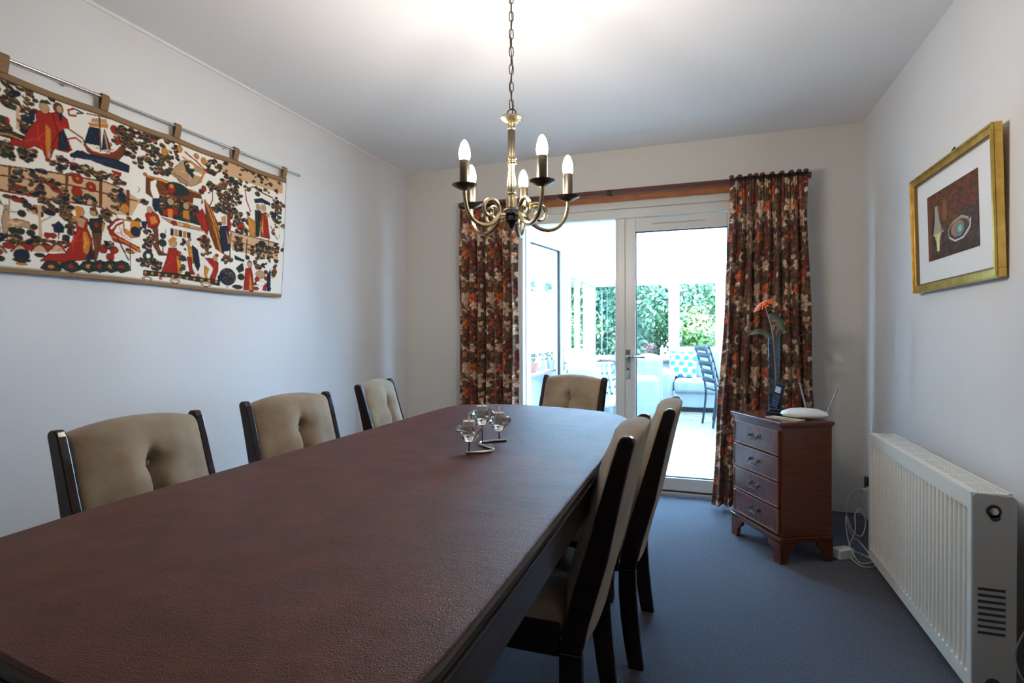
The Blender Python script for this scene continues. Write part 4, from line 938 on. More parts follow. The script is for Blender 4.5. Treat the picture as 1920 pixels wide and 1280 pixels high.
# ------------------------------------------------------------------ candle holder on the table
hz = .7605
hd = thing('candle_holder', 'curved steel tea light holder with three cut crystal bowls on the table', 'candle holder', (1.63, 1.54, hz))
def hl(x, y): return (x - 1.63, y - 1.54)
base = spline([(*hl(1.616, 1.430), .004), (*hl(1.650, 1.448), .004), (*hl(1.672, 1.475), .004), (*hl(1.668, 1.505), .004), (*hl(1.640, 1.530), .004), (*hl(1.605, 1.560), .004), (*hl(1.598, 1.590), .004), (*hl(1.612, 1.612), .004), (*hl(1.645, 1.640), .004), (*hl(1.658, 1.650), .004)], 8)
b = NB(); tube(b, base, .0042, 8); obj('base_wire', b, M_steel, hd, smooth=True)
BW = [(1.622, 1.436, .798), (1.604, 1.579, .823), (1.638, 1.637, .796)]
for x, y, z in BW:
    lx, ly = hl(x, y); zz = z - hz
    b = NB(); tube(b, [(lx, ly, .002), (lx, ly, zz + .002)], .0020, 8); obj('stem', b, M_black, hd, smooth=True)
    b = NB()
    lathe(b, [(0, .000), (.014, .000), (.024, .010), (.036, .026), (.0405, .033), (.033, .043), (.027, .0445), (.020, .040), (.0185, .026), (0, .025)], 9, (lx, ly, zz))
    obj('crystal_bowl', b, M_crystal, hd)
for i, (x, y, z) in enumerate(BW):
    lb = ('white tea light in the lowest crystal bowl nearest the viewer', 'white tea light in the tallest middle crystal bowl', 'white tea light in the crystal bowl at the right end of the holder')[i]
    c = thing('tea_light', lb, 'candle', (x, y, z + .0255), 0, 'tea lights in the crystal holder')
    b = NB(); lathe(b, [(0, 0), (.0175, 0), (.0175, .031), (.0165, .032), (.012, .0305), (0, .0305)], 24); obj('wax', b, M_candle, c, smooth=True)
    b = NB(); tube(b, [(0, 0, .030), (0, 0, .038), (-.001, 0, .044), (.0, 0, .050), (-.002, 0, .054)], .004, 8, rs=[.0030, .0042, .0036, .0018, .0006]); obj('plastic_flame', b, M_flame, c, smooth=True)

# ------------------------------------------------------------------ chest of drawers
# local frame: x along the front (left to right), y to the back, origin at the front left foot
A_ = Vector((2.412, 3.270)); B_ = Vector((2.606, 2.897))
ang = math.atan2(B_.y - A_.y, B_.x - A_.x)
cw = (B_ - A_).length; cd = .27; chh = .68
ct = thing('chest_of_drawers', 'small mahogany chest of four drawers with brass handles beside the radiator', 'chest of drawers', (A_.x, A_.y, 0), ang)
def serp(x0, x1, y, d, n=10):   # gently bowed front edge
    return [(x0 + (x1 - x0) * i / n, y - d * math.sin(PI * i / n)) for i in range(n + 1)]
b = NB(); box(b, .0, cw, .008, cd, .125, .655); obj('carcass', b, M_mahog, ct, bevel=.003)
b = NB(); prism(b, serp(-.012, cw + .012, -.010, .004) + [(cw + .012, cd + .006), (-.012, cd + .006)], .662, chh, 'z'); prism(b, serp(-.005, cw + .005, -.002, .002) + [(cw + .005, cd + .002), (-.005, cd + .002)], .652, .662, 'z'); obj('top', b, M_mahog, ct, bevel=.004, seg=3)
b = NB(); box(b, -.010, cw + .010, -.012, cd + .004, .108, .125); box(b, -.006, cw + .006, -.006, cd + .002, .098, .108); obj('plinth', b, M_mahog, ct, bevel=.003)
def bracket(b, M):
    pts = [(0, 0), (.050, 0), (.058, .020), (.054, .040), (.070, .055), (.095, .072), (.105, .098), (0, .098)]
    prism(b, pts, 0, .016, 'y', 0, M)
for cx, sx in ((-.006, 1), (cw + .006, -1)):
    b = NB(); bracket(b, Matrix.Translation((cx, -.006, 0)) @ Matrix.Diagonal((sx, 1, 1, 1)))
    bracket(b, Matrix.Translation((cx, -.006, 0)) @ Matrix.Rotation(PI / 2, 4, 'Z') @ Matrix.Diagonal((.8, -sx, 1, 1)))
    obj('foot', b, M_mahog, ct, bevel=.002)
    b = NB(); bracket(b, Matrix.Translation((cx, cd + .002, 0)) @ Matrix.Rotation(-PI / 2, 4, 'Z') @ Matrix.Diagonal((.8, sx, 1, 1)))
    obj('foot', b, M_mahog, ct, bevel=.002)
M_handle = mat('aged_brass_handle', (0.16, 0.13, 0.10), 0.28, 1.0)
dz0, dh, gapd = .142, .113, .013
for i in range(4):
    z0 = dz0 + i * (dh + gapd)
    b = NB(); box(b, .020, cw - .020, -.004, .010, z0, z0 + dh); d_ = obj('drawer', b, M_mahog2, ct, bevel=.002)
    b = NB()
    for (x0, x1, za, zb) in ((.016, cw - .016, z0 + dh - .006, z0 + dh + .003), (.016, cw - .016, z0 - .003, z0 + .004), (.016, .024, z0, z0 + dh), (cw - .024, cw - .016, z0, z0 + dh)):
        box(b, x0, x1, -.008, .004, za, zb)
    obj('cock_bead', b, M_bead, d_, bevel=.002)
    b = NB()
    mx, mz = cw / 2, z0 + dh * .55
    for s in (-1, 1):
        lathe(b, [(0, 0), (.009, 0), (.010, .002), (.006, .004), (.005, .010), (.007, .013), (0, .014)], 12, M=Matrix.Translation((mx + s * .034, -.004, mz)) @ Matrix.Rotation(PI / 2, 4, 'X'))
        box(b, mx + s * .034 - .016, mx + s * .034 + .016, -.0055, -.004, mz - .006, mz + .012)
    tube(b, spline([(mx - .034, -.016, mz), (mx - .036, -.020, mz - .012), (mx - .022, -.022, mz - .020), (mx - .008, -.022, mz - .014), (mx, -.022, mz - .018), (mx + .008, -.022, mz - .014), (mx + .022, -.022, mz - .020), (mx + .036, -.020, mz - .012), (mx + .034, -.016, mz)], 5), .003, 8)
    obj('handle', b, M_handle, d_, smooth=True)
CM = Matrix.Translation((A_.x, A_.y, chh)) @ Matrix.Rotation(ang, 4, 'Z')
def on_chest(x, y): v = CM @ Vector((x, y, 0)); return (v.x, v.y, chh + .0005)

# vase with artificial flowers
vx, vy = 2.621, 3.315
vs = thing('glass_vase', 'tall slim clear glass vase standing on the chest of drawers', 'vase', (vx, vy, chh + .0005))
b = NB(); lathe(b, [(0, 0), (.030, 0), (.031, .01), (.033, .36), (.0345, .405), (.0325, .405), (.031, .36), (.029, .018), (0, .016)], 32); obj('body', b, M_vase, vs, smooth=True)
fl = thing('gerbera_flower', 'orange artificial gerbera on a pale stem with dark leaves in the glass vase', 'flower', (vx, vy, chh + .02))
b = NB(); st_ = spline([(.012, .0, .0), (.006, -.004, .20), (-.004, -.006, .38), (-.022, -.008, .48), (-.046, -.012, .552)], 6); tube(b, st_, .0038, 8); obj('stem', b, M_stem, fl, smooth=True)
b = NB(); hc = Matrix.Translation((-.048, -.012, .562)) @ Matrix.Rotation(math.radians(-32), 4, 'Y') @ Matrix.Rotation(math.radians(10), 4, 'X')
for ring, (nn, L_, zz_) in enumerate(((22, .070, 0), (18, .056, .008), (14, .038, .014))):
    for k in range(nn):
        a = 2 * PI * (k + ring * .5) / nn + random.uniform(-.06, .06)
        R = hc @ Matrix.Rotation(a, 4, 'Z')
        w_ = .0062; dz = random.uniform(-.004, .004)
        v = [b.verts.new(R @ Vector(p)) for p in ((.006, -w_ * .5, zz_), (.006, w_ * .5, zz_), (L_ * .6, -w_, zz_ + .006), (L_ * .6, w_, zz_ + .006), (L_, -w_ * .5, zz_ + dz), (L_, w_ * .5, zz_ + dz))]
        b.faces.new((v[0], v[2], v[3], v[1])); b.faces.new((v[2], v[4], v[5], v[3]))
sphere(b, (0, 0, .010), .012, 10, 6, 1, 1, .6, M=hc)
pe = obj('petals', b, M_orange, fl, smooth=True); sm = pe.modifiers.new('thickness', 'SOLIDIFY'); sm.thickness = .0008
def leafblade(b, pts, w, up=(0, 0, 1)):
    P = spline(pts, 6); n = len(P); prev = None
    for i in range(n):
        t = (P[min(i + 1, n - 1)] - P[max(i - 1, 0)]).normalized(); s_ = t.cross(Vector(up))
        s_ = s_.normalized() if s_.length > 1e-4 else Vector((1, 0, 0))
        ww = w * math.sin(PI * min(1, max(0.02, (i + .3) / n))) ** .7
        nrm = s_.cross(t)
        row = [b.verts.new(P[i] - s_ * ww + nrm * ww * .3), b.verts.new(P[i]), b.verts.new(P[i] + s_ * ww + nrm * ww * .3)]
        if prev: 
            b.faces.new((prev[0], row[0], row[1], prev[1])); b.faces.new((prev[1], row[1], row[2], prev[2]))
        prev = row
for pts, w, up in (([(-.004, -.004, .37), (-.03, -.012, .395), (-.075, -.02, .415), (-.125, -.02, .402)], .026, (0, -.6, .8)),
                   ([(-.03, -.01, .51), (-.012, -.016, .50), (.02, -.02, .475), (.045, -.02, .42)], .026, (0, -.6, .8)),
                   ([(-.047, -.012, .545), (-.062, -.01, .530), (-.075, -.01, .535)], .012, (0, -.5, 1))):
    b = NB(); leafblade(b, pts, w, up); lf_ = obj('leaf', b, M_leaf, fl, smooth=True); s0 = lf_.modifiers.new('thickness', 'SOLIDIFY'); s0.thickness = .0012
f2 = thing('gerbera_flower', 'small dark orange-red flower behind the bright orange gerbera in the vase', 'flower', (vx + .006, vy + .012, chh + .02))
b = NB(); tube(b, spline([(.002, 0, 0), (.008, .002, .25), (.012, .004, .42), (.03, .006, .525)], 6), .003, 8); obj('stem', b, M_leaf, f2, smooth=True)
M_redp = mat('red_petal', (0.38, 0.05, 0.025), 0.6)
b = NB(); hc = Matrix.Translation((.032, .006, .535)) @ Matrix.Rotation(math.radians(12), 4, 'Y')
for ring, (nn, L_) in enumerate(((16, .055), (12, .04))):
    for k in range(nn):
        R = hc @ Matrix.Rotation(2 * PI * (k + ring * .5) / nn, 4, 'Z')
        v = [b.verts.new(R @ Vector(p)) for p in ((.004, -.003, .006 * ring), (.004, .003, .006 * ring), (L_ * .6, -.006, .006), (L_ * .6, .006, .006), (L_, -.003, random.uniform(-.008, .004)), (L_, .003, random.uniform(-.008, .004)))]
        b.faces.new((v[0], v[2], v[3], v[1])); b.faces.new((v[2], v[4], v[5], v[3]))
pe = obj('petals', b, M_redp, f2, smooth=True); sm = pe.modifiers.new('thickness', 'SOLIDIFY'); sm.thickness = .0008
gs = thing('ornamental_grass', 'dark drooping artificial grass blades spilling from the glass vase', 'artificial grass', (vx, vy, chh + .02))
for k, (dx, dy, h1, reach, end) in enumerate(((-1, .1, .40, .19, .37), (-.9, -.2, .39, .15, .36), (1, -.1, .41, .13, .12), (1, .3, .42, .17, .20), (.9, -.4, .40, .10, .06), (1, 0, .45, .09, .44), (.6, -.5, .41, .14, .26), (.3, .9, .42, .12, .30), (1, -.25, .43, .18, .34), (-.6, .6, .42, .12, .30))):
    b = NB(); pts = [(.004 * dx, .004 * dy, .01), (.010 * dx, .008 * dy, .25), (.018 * dx, .012 * dy, h1 - .03), (reach * .45 * dx, reach * .45 * dy, h1 + .02), (reach * .85 * dx, reach * .85 * dy, (h1 + end) / 2 + .01), (reach * dx, reach * dy, end)]
    tube(b, spline(pts, 6), .0022, 5, rs=[.0022 * (1 - .75 * i / 30) for i in range(31)]); obj('blade', b, M_grass, gs, smooth=True)

# cordless phone in its charging base
ph = thing('cordless_phone', 'dark blue cordless phone upright in its charging base on the chest', 'telephone', (2.632, 3.205, chh + .0005), math.radians(-42))
b = NB(); prism(b, [(-.045, -.05), (.06, -.05), (.07, -.03), (.07, .035), (.055, .05), (-.04, .05), (-.05, .03), (-.05, -.03)], 0, .018, 'z'); prism(b, [(-.03, -.04), (.05, -.04), (.05, .035), (-.03, .035)], .018, .032, 'z'); obj('charging_base', b, M_phone, ph, bevel=.005, seg=3)
HM = Matrix.Translation((-.018, -.008, .018)) @ Matrix.Rotation(math.radians(14), 4, 'Y')
b = NB(); prism(b, [(-.023, -.011), (.023, -.011), (.025, 0), (.022, .013), (-.022, .013), (-.025, 0)], 0, .150, 'z', 0, HM); hs_ = obj('handset', b, M_phone, ph, bevel=.006, seg=3)
b = NB(); box(b, -.016, .016, -.0125, -.011, .100, .132, 0, HM); obj('screen', b, M_screen, hs_, bevel=.001)
for r in range(5):
    for c in range(3):
        b = NB(); box(b, -.017 + c * .0125, -.008 + c * .0125, -.013, -.011, .022 + r * .014, .031 + r * .014, 0, HM); obj('key', b, M_phoneb, hs_)
# router
rt = thing('wifi_router', 'white oval router with two grey antennas on the chest', 'router', (2.732, 3.075, chh + .0085), math.radians(-4))
b = NB()
T_ = Matrix.Rotation(math.radians(6), 4, 'Y')
lathe(b, [(0, .0), (.9, .002), (1.0, .014), (.93, .026), (.6, .040), (0, .046)], 40, M=Matrix.Diagonal((.108, .070, 1, 1)))
obj('shell', b, M_cream, rt, smooth=True, angle=60)
for x, y, tip_ in ((.020, .062, (-.014, .085, .168)), (.100, .030, (.152, .045, .145))):
    b = NB(); tube(b, [(x, y, .010), (x + (tip_[0] - x) * .1, y + (tip_[1] - y) * .1, .022), tip_], .0048, 10, rs=[.006, .0052, .0040]); obj('antenna', b, mat('antenna_grey', (0.25, 0.26, 0.28), 0.4), rt, smooth=True)
b = NB()
for k in range(3): box(b, -.02 + .02 * k, -.012 + .02 * k, .012, .018, .0440, .0452)
obj('indicator', b, mat('indicator_grey', (0.4, 0.5, 0.5), 0.4), rt)
kp = thing('note_tray', 'thin beige slotted tray lying under the white router', 'tray', on_chest(.325, .085), ang + .38)
b = NB(); box(b, -.085, .085, -.030, .035, 0, .005); obj('plate', b, mat('beige_plastic', (0.55, 0.48, 0.36), 0.5), kp, bevel=.001)
b = NB()
for k in range(8): box(b, -.075 + .02 * k, -.063 + .02 * k, -.026, -.008, .005, .0062)
obj('slot', b, mat('brown_slot', (0.16, 0.11, 0.07), 0.6), kp)

# ------------------------------------------------------------------ radiator
RX0, RX1, RY0, RY1, RZ0, RZ1 = 2.993, 3.098, 1.952, 2.985, .050, .636
rad = thing('radiator', 'white ribbed panel radiator with top grille on the right wall', 'radiator', (3.05, (RY0 + RY1) / 2, 0))
RM = Matrix.Translation((-3.05, -(RY0 + RY1) / 2, 0))
ny = 31 * 12 + 1; zz = [RZ0, RZ0 + .042, RZ0 + .046, RZ0 + .052, RZ0 + .085, RZ1 - .075, RZ1 - .058, RZ1 - .052, RZ1 - .048, RZ1]
b = NB(); rows = []
for z in zz:
    r = []
    inner = RZ0 + .052 <= z <= RZ1 - .058
    for j in range(ny):
        y = RY0 + .0005 + (RY1 - RY0 - .001) * j / (ny - 1)
        q = (j % 12) / 12.0
        edge = min(j, ny - 1 - j) > 8
        x = RX0 + (.013 * (0.5 + 0.5 * math.cos(2 * PI * q)) ** 2 if (inner and edge) else 0.0)
        r.append(b.verts.new(RM @ Vector((x, y, z))))
    rows.append(r)
for i in range(len(zz) - 1):
    for j in range(ny - 1): b.faces.new((rows[i][j], rows[i][j + 1], rows[i + 1][j + 1], rows[i + 1][j]))
for r, s in ((rows[0], 0), (rows[-1], 1)):
    q = [b.verts.new(v.co + Vector((.014, 0, 0))) for v in (r[0], r[-1])]
    b.faces.new([*r, q[1], q[0]])
obj('front_panel', b, M_rad, rad, smooth=True, angle=50)
b = NB(); box(b, RX0 + .014, RX0 + .028, RY0 + .004, RY1 - .004, RZ0 + .01, RZ1 - .004, 0, RM); box(b, RX1 - .016, RX1 - .004, RY0 + .004, RY1 - .004, RZ0 + .01, RZ1 - .01, 0, RM)
for k in range(26): y = RY0 + .03 + k * .038; box(b, RX0 + .028, RX1 - .016, y, y + .002, RZ0 + .03, RZ1 - .05, 0, RM)
obj('convector', b, M_radshade, rad)  # whole convector coloured dark as painted shade under the grille
# end plates
def endplate(y, s, valve):
    b = NB(); pts = [(RX0 - .001, RZ0), (RX1, RZ0), (RX1, RZ1 - .012), (RX1 - .010, RZ1 - .002), (RX0 + .008, RZ1 + .002), (RX0 - .001, RZ1 - .006)]
    M2 = RM
    prism(b, pts, y, y + s * .010, 'y', 0, M2)
    e = obj('end_plate', b, M_radend_shaded if valve else M_rad, rad, bevel=.003)  # valve end takes the enamel with shade in its colour
    if valve:
        yo = y + s * .010
        xm = RX0 + .050
        Mv = RM @ Matrix.Translation((xm, yo, RZ1 - .048)) @ Matrix.Rotation(PI / 2, 4, 'X')
        b = NB(); lathe(b, [(0, -.0005), (.0185, -.0005), (.0185, .0012), (0, .0012)], 24, M=Mv); lathe(b, [(0, -.0005), (.013, -.0005), (.013, .0012), (0, .0012)], 20, M=Mv @ Matrix.Translation((.003, -.016, 0))); obj('valve_opening', b, M_radshade, e, smooth=True)
        b = NB(); lathe(b, [(0, .001), (.011, .001), (.011, .004), (.007, .005), (.007, .012), (0, .012)], 6, M=Mv); obj('valve_cap', b, M_steel, e)
        b = NB(); lathe(b, [(0, -.0005), (.0185, -.0005), (.0185, .0012), (0, .0012)], 24, M=RM @ Matrix.Translation((xm, yo, RZ0 + .036)) @ Matrix.Rotation(PI / 2, 4, 'X')); obj('valve_opening', b, M_radshade, e)  # dark discs painting the shade inside the openings
        for k in range(8):
            b = NB(); z = RZ0 + .180 + k * .0145 * 1.25
            box(b, RX0 + .013, RX0 + .078, yo - .0012, yo, z, z + .0075, 0, RM); obj('vent_slot', b, M_radshade, e)  # dark boxes painting the shade inside open slots
    return e
endplate(RY0, -1, True); endplate(RY1, 1, False)
# top grille made of bars, over a convector coloured dark for the shade in the gaps
b = NB(); gx0, gx1 = RX0 + .008, RX1 - .006
box(b, gx0, gx0 + .012, RY0 + .002, RY1 - .002, RZ1 - .006, RZ1 + .001, 0, RM); box(b, gx1 - .010, gx1, RY0 + .002, RY1 - .002, RZ1 - .006, RZ1 + .003, 0, RM)
ng = 9; L_ = (RY1 - RY0 - .02) / ng
for g in range(ng + 1):
    y = RY0 + .004 + g * L_; box(b, gx0 + .012, gx1 - .010, y - .002, y + .016, RZ1 - .004, RZ1, 0, RM)
for k in range(7):
    x = gx0 + .012 + (gx1 - gx0 - .022) * (k + .0) / 7 
    box(b, x, x + (gx1 - gx0 - .022) / 7 * .52, RY0 + .004, RY1 - .006, RZ1 - .004, RZ1 - .0002, 0, RM)
obj('top_grille', b, M_rad, rad)
for y in (RY0 + .18, RY1 - .18):
    b = NB(); box(b, RX1 - .004, W, y, y + .03, RZ0 + .05, RZ1 - .06, 0, RM); obj('wall_bracket', b, M_rad, rad)
for y in (RY0 + .06, RY1 - .06):
    b = NB(); tube(b, [RM @ Vector((RX0 + .05, y, RZ0 + .03)), RM @ Vector((RX0 + .05, y, .0))], .008, 10); obj('pipe', b, M_steel, rad, smooth=True)
cb = NB(); tube(cb, spline([(3.172, 1.86, .46), (3.135, 1.868, .41), (3.105, 1.875, .32), (3.080, 1.875, .27), (3.062, 1.87, .21), (3.075, 1.85, .155), (3.12, 1.82, .12), (3.172, 1.78, .115)], 8), .0022, 6)
c_ = obj('hanging_cable', cb, M_greycable, None, smooth=True); setp(c_, 'thin grey cable hanging in front of the radiator end', 'cable')
cb = NB(); tube(cb, spline([(3.172, 1.70, .115), (3.11, 1.74, .118), (3.075, 1.77, .10), (3.068, 1.775, .05), (3.09, 1.76, .006), (3.13, 1.70, .006)], 8), .004, 8)
c_ = obj('flex_cable', cb, M_cable, None, smooth=True); setp(c_, 'thicker white cable bending down to the carpet at the radiator end', 'cable')

# socket, plug, cables in the corner
sk = thing('wall_socket', 'white double wall socket low on the right wall near the corner', 'socket', (W, 3.56, .22))
b = NB(); box(b, -.010, 0, -.073, .073, 0, .086); obj('plate', b, M_cream, sk, bevel=.003)
ad = thing('mains_adapter', 'dark plug-in adapter in the wall socket behind the radiator', 'adapter', (W - .010, 3.59, .23))
b = NB(); box(b, -.045, 0, -.028, .028, 0, .062); obj('body', b, M_black, ad, bevel=.004)
pg = thing('mains_plug', 'white plug with cable pushed into the wall socket behind the radiator', 'plug', (W - .010, 3.525, .225))
b = NB(); box(b, -.050, 0, -.026, .026, 0, .026); box(b, -.07, -.05, -.010, .010, .006, .018); obj('body', b, M_cream, pg, bevel=.004)
def cable(name, label, pts, m=M_cable, r=.0026):
    cb = NB(); tube(cb, spline(pts, 8), r, 7); o = obj(name, cb, m, None, smooth=True); setp(o, label, 'cable', 'cables tangled in the corner'); return o
cable('power_cable', 'white cable leading from the plug down to the tangle behind the chest', [(3.098, 3.525, .236), (3.06, 3.52, .235), (3.02, 3.49, .20), (3.0, 3.45, .13), (3.0, 3.40, .06), (3.02, 3.36, .004)])
cable('power_cable', 'white cable coiled in upright loops between chest and radiator', [(2.92, 3.12, .006), (2.965, 3.12, .12), (2.97, 3.14, .20), (2.995, 3.16, .225), (3.02, 3.16, .17), (3.0, 3.14, .10), (2.96, 3.13, .12), (2.935, 3.14, .19), (2.925, 3.12, .17), (2.93, 3.08, .08), (2.96, 3.04, .006), (3.0, 3.03, .006), (3.03, 3.08, .006), (2.99, 3.16, .006), (2.95, 3.19, .006)])
cable('power_cable', 'white cable lying in a flat loop on the carpet between chest and radiator', [(2.93, 3.05, .016), (2.96, 2.99, .004), (3.01, 2.99, .004), (3.03, 3.05, .004), (3.02, 3.13, .03), (2.99, 3.2, .06), (2.97, 3.24, .04), (3.0, 3.3, .004)])
cable('power_cable', 'thin grey cable running from the cable tangle along the skirting', [(2.955, 3.2, .16), (3.01, 3.22, .18), (3.07, 3.26, .15), (3.14, 3.3, .13), (3.17, 3.30, .13)], M_greycable, .0018)
px_ = thing('power_adapter', 'white power adapter block on the carpet behind the chest', 'adapter', (2.905, 3.085, .0), .6)
b = NB(); box(b, -.045, .045, -.028, .028, 0, .048); obj('body', b, M_cream, px_, bevel=.005)

# ------------------------------------------------------------------ conservatory
KX0, KX1, KY0, KY1 = .50, 4.6, D + .26, 9.35
SILL, EAVE, RIDGE = .69, 1.96, 2.62
b = NB(); box(b, KX0 - .25, KX1 + .2, D + .02, KY1 + .25, -.12, -.004); f2_ = struct('floor_2', b, M_floorwood)
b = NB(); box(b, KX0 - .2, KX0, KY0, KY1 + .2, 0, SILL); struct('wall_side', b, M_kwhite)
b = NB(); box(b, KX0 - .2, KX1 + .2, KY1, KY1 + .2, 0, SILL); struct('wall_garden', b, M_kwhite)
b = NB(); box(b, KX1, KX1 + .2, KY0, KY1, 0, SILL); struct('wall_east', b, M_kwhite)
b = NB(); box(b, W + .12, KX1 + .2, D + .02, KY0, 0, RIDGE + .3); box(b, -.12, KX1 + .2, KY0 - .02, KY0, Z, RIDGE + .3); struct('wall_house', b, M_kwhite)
b = NB(); box(b, KX0 - .01, KX0 + .13, KY0, KY1, SILL, SILL + .025); struct('trim_5', b, M_sillwood)
b = NB(); box(b, KX0 + .13, KX1, KY1 - .13, KY1 + .01, SILL, SILL + .025); struct('trim_6', b, M_sillwood)
def wallwin(name, axis, fixed, a0, a1, posts, pw=.055):
    """window strip: axis 'x' runs along x at y=fixed, axis 'y' runs along y at x=fixed"""
    b = NB()
    def bx(u0, u1, z0, z1, d0=0.0, d1=.07):
        if axis == 'x': box(b, u0, u1, fixed + d0, fixed + d1, z0, z1)
        else: box(b, fixed - d1, fixed - d0, u0, u1, z0, z1)
    z0 = SILL + .025
    bx(a0, a1, z0, z0 + .06); bx(a0, a1, EAVE - .02, EAVE + .10)
    for q, w_ in posts: bx(q - w_ / 2, q + w_ / 2, z0 + .06, EAVE - .02)
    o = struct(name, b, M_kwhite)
    b = NB(); bx(a0, a1, z0 + .03, EAVE, .032, .038); obj('pane', b, M_glass, o)
    return o
wallwin('window_2', 'y', KX0, KY0, KY1, [(KY0 + .05, .12), (4.85, .08), (5.5, .08), (6.15, .14), (6.9, .08), (7.55, .09), (8.15, .08), (8.80, .10), (9.28, .14)])
wallwin('window_3', 'x', KY1, KX0 - .07, KX1 + .07, [(.46, .10), (1.15, .07), (1.81, .17), (2.52, .14), (3.2, .08), (3.9, .08), (4.58, .12)])
wallwin('window_4', 'y', KX1 + .07, KY0, KY1, [(KY0 + .05, .12), (5.3, .09), (6.5, .09), (7.7, .09), (8.9, .09)])
b = NB()
v = [b.verts.new(c) for c in ((KX0 - .1, KY0 - .02, RIDGE), (KX1 + .1, KY0 - .02, RIDGE), (KX1 + .1, KY1 + .15, EAVE + .08), (KX0 - .1, KY1 + .15, EAVE + .08))]
vt = [b.verts.new(q.co + Vector((0, 0, .025))) for q in v]
b.faces.new(v[::-1]); b.faces.new(vt)
for i in range(4): b.faces.new((v[i], v[(i + 1) % 4], vt[(i + 1) % 4], vt[i]))
rf = struct('ceiling_2', b, M_roof)
sl = (RIDGE - EAVE - .08) / (KY1 + .17 - KY0)
for s_, x in enumerate((KX0, KX1)):
    b = NB(); prism(b, [(KY0, EAVE + .08), (KY1, EAVE + .08), (KY0, RIDGE)], x - .06, x - .03, 'x'); g_ = struct('wall_gable', b, M_kwhite)

def rbox(name, x0, x1, y0, y1, z0, z1, m, par, bv=.05):
    b = NB(); box(b, x0, x1, y0, y1, z0, z1); return obj(name, b, m, par, smooth=True, bevel=bv, seg=4)
# sofa at the garden window (faces the house)
sf = thing('sofa', 'white leather two-seat sofa below the far garden window', 'sofa', (2.34, 8.30, 0))
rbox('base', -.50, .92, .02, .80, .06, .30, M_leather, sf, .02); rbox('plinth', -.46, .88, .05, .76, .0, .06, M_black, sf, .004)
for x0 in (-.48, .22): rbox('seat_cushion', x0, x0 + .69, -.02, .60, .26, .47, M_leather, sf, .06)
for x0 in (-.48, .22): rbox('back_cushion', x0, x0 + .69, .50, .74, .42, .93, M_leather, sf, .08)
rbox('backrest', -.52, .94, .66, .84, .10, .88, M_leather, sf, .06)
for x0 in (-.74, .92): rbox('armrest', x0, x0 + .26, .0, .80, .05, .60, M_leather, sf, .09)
# dotted cushion
ck = Paint(-.21, .21, -.21, .21, .004, (235, 240, 242))
for r_ in range(-2, 3):
    for c_ in range(-2, 3): ck.ell(c_ * .13 + (.045 if r_ % 2 else -.02), r_ * .098, .042, .042, (44, 120, 160))
nx = ny = 107
U, V = np.meshgrid(np.linspace(-1, 1, nx), np.linspace(-1, 1, ny))
puff = ((1 - U ** 4) * (1 - V ** 4)) ** .5 * .06
sc_ = 1 - .06 * (1 - np.abs(U * V))
cu = thing('scatter_cushion', 'white cushion with blue dots leaning on the left of the white sofa', 'cushion', (1.97, 8.70, .475))
cmat = col_mat('dotted_cotton', .8)
rotc = Matrix.Translation((0, 0, .19)) @ Matrix.Rotation(math.radians(-14), 4, 'X') @ Matrix.Rotation(math.radians(4), 4, 'Y')
for s_, nm in ((-1, 'front_panel'), (1, 'back_panel')):
    co = np.stack([U * .205 * sc_, s_ * puff, V * .20 * sc_], -1).reshape(-1, 3)
    co = np.array([list(rotc @ Vector(p)) for p in co])
    grid_mesh(nm, co, nx, ny, ck.sample((U * .2).ravel(), (V * .2).ravel()), cmat, cu)
# armchair nearer the doors, at the left of the sofa
ac = thing('armchair', 'white leather armchair between the door post and the sofa', 'armchair', (1.28, 7.35, 0), math.radians(-70))
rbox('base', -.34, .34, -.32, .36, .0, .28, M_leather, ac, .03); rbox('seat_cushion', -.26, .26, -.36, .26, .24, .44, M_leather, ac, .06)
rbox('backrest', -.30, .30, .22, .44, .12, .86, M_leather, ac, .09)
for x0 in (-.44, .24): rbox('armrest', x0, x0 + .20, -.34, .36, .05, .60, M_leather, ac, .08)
# high-back lounge chair with a patterned throw
wc = thing('lounge_chair', 'white round-backed chair with a leaf patterned cushion near the open door leaf', 'chair', (.99, 6.35, 0), math.radians(150))
b = NB()
rows = []
for j in range(15):
    z = .30 + .66 * j / 14; r = []
    for i in range(25):
        a = PI * (-.10 + 1.2 * i / 24); rr = .31 * (1 - .25 * max(0, (z - .7) / .3) ** 2)
        edge = abs(i - 12) / 12; top = .96 - .36 * edge ** 2.2
        r.append(b.verts.new((rr * math.cos(a), .30 * math.sin(a) * 1.0 + .05 * (z - .3), min(z, .30 + (top - .30) * j / 14))))
    rows.append(r)
for j in range(14):
    for i in range(24): b.faces.new((rows[j][i], rows[j][i + 1], rows[j + 1][i + 1], rows[j + 1][i]))
o_ = obj('back_shell', b, M_kwhite, wc, smooth=True); s0 = o_.modifiers.new('thickness', 'SOLIDIFY'); s0.thickness = .04
rbox('seat', -.30, .30, -.26, .28, .28, .42, M_kwhite, wc, .06)
for x in (-.24, .24):
    for y in (-.2, .22): rbox('leg', x - .02, x + .02, y - .02, y + .02, 0, .28, M_kwhite, wc, .003)
lc = Paint(-.21, .21, -.21, .21, .004, (226, 234, 236))
_r5 = random.Random(9)
for k in range(7):
    x = -.18 + .06 * k; lc.line([(x, -.21), (x + .03, 0), (x, .21)], .012, (90, 130, 150))
    for q in range(5): lc.ell(x + .012, -.17 + .085 * q, .022, .012, (60, 110, 130), .8)
cu2 = thing('scatter_cushion', 'white and blue leaf striped cushion on the round-backed chair', 'cushion', (1.17, 6.18, .425))
rotd = Matrix.Rotation(math.radians(-25), 4, 'Z') @ Matrix.Translation((0, 0, .20)) @ Matrix.Rotation(math.radians(18), 4, 'X')
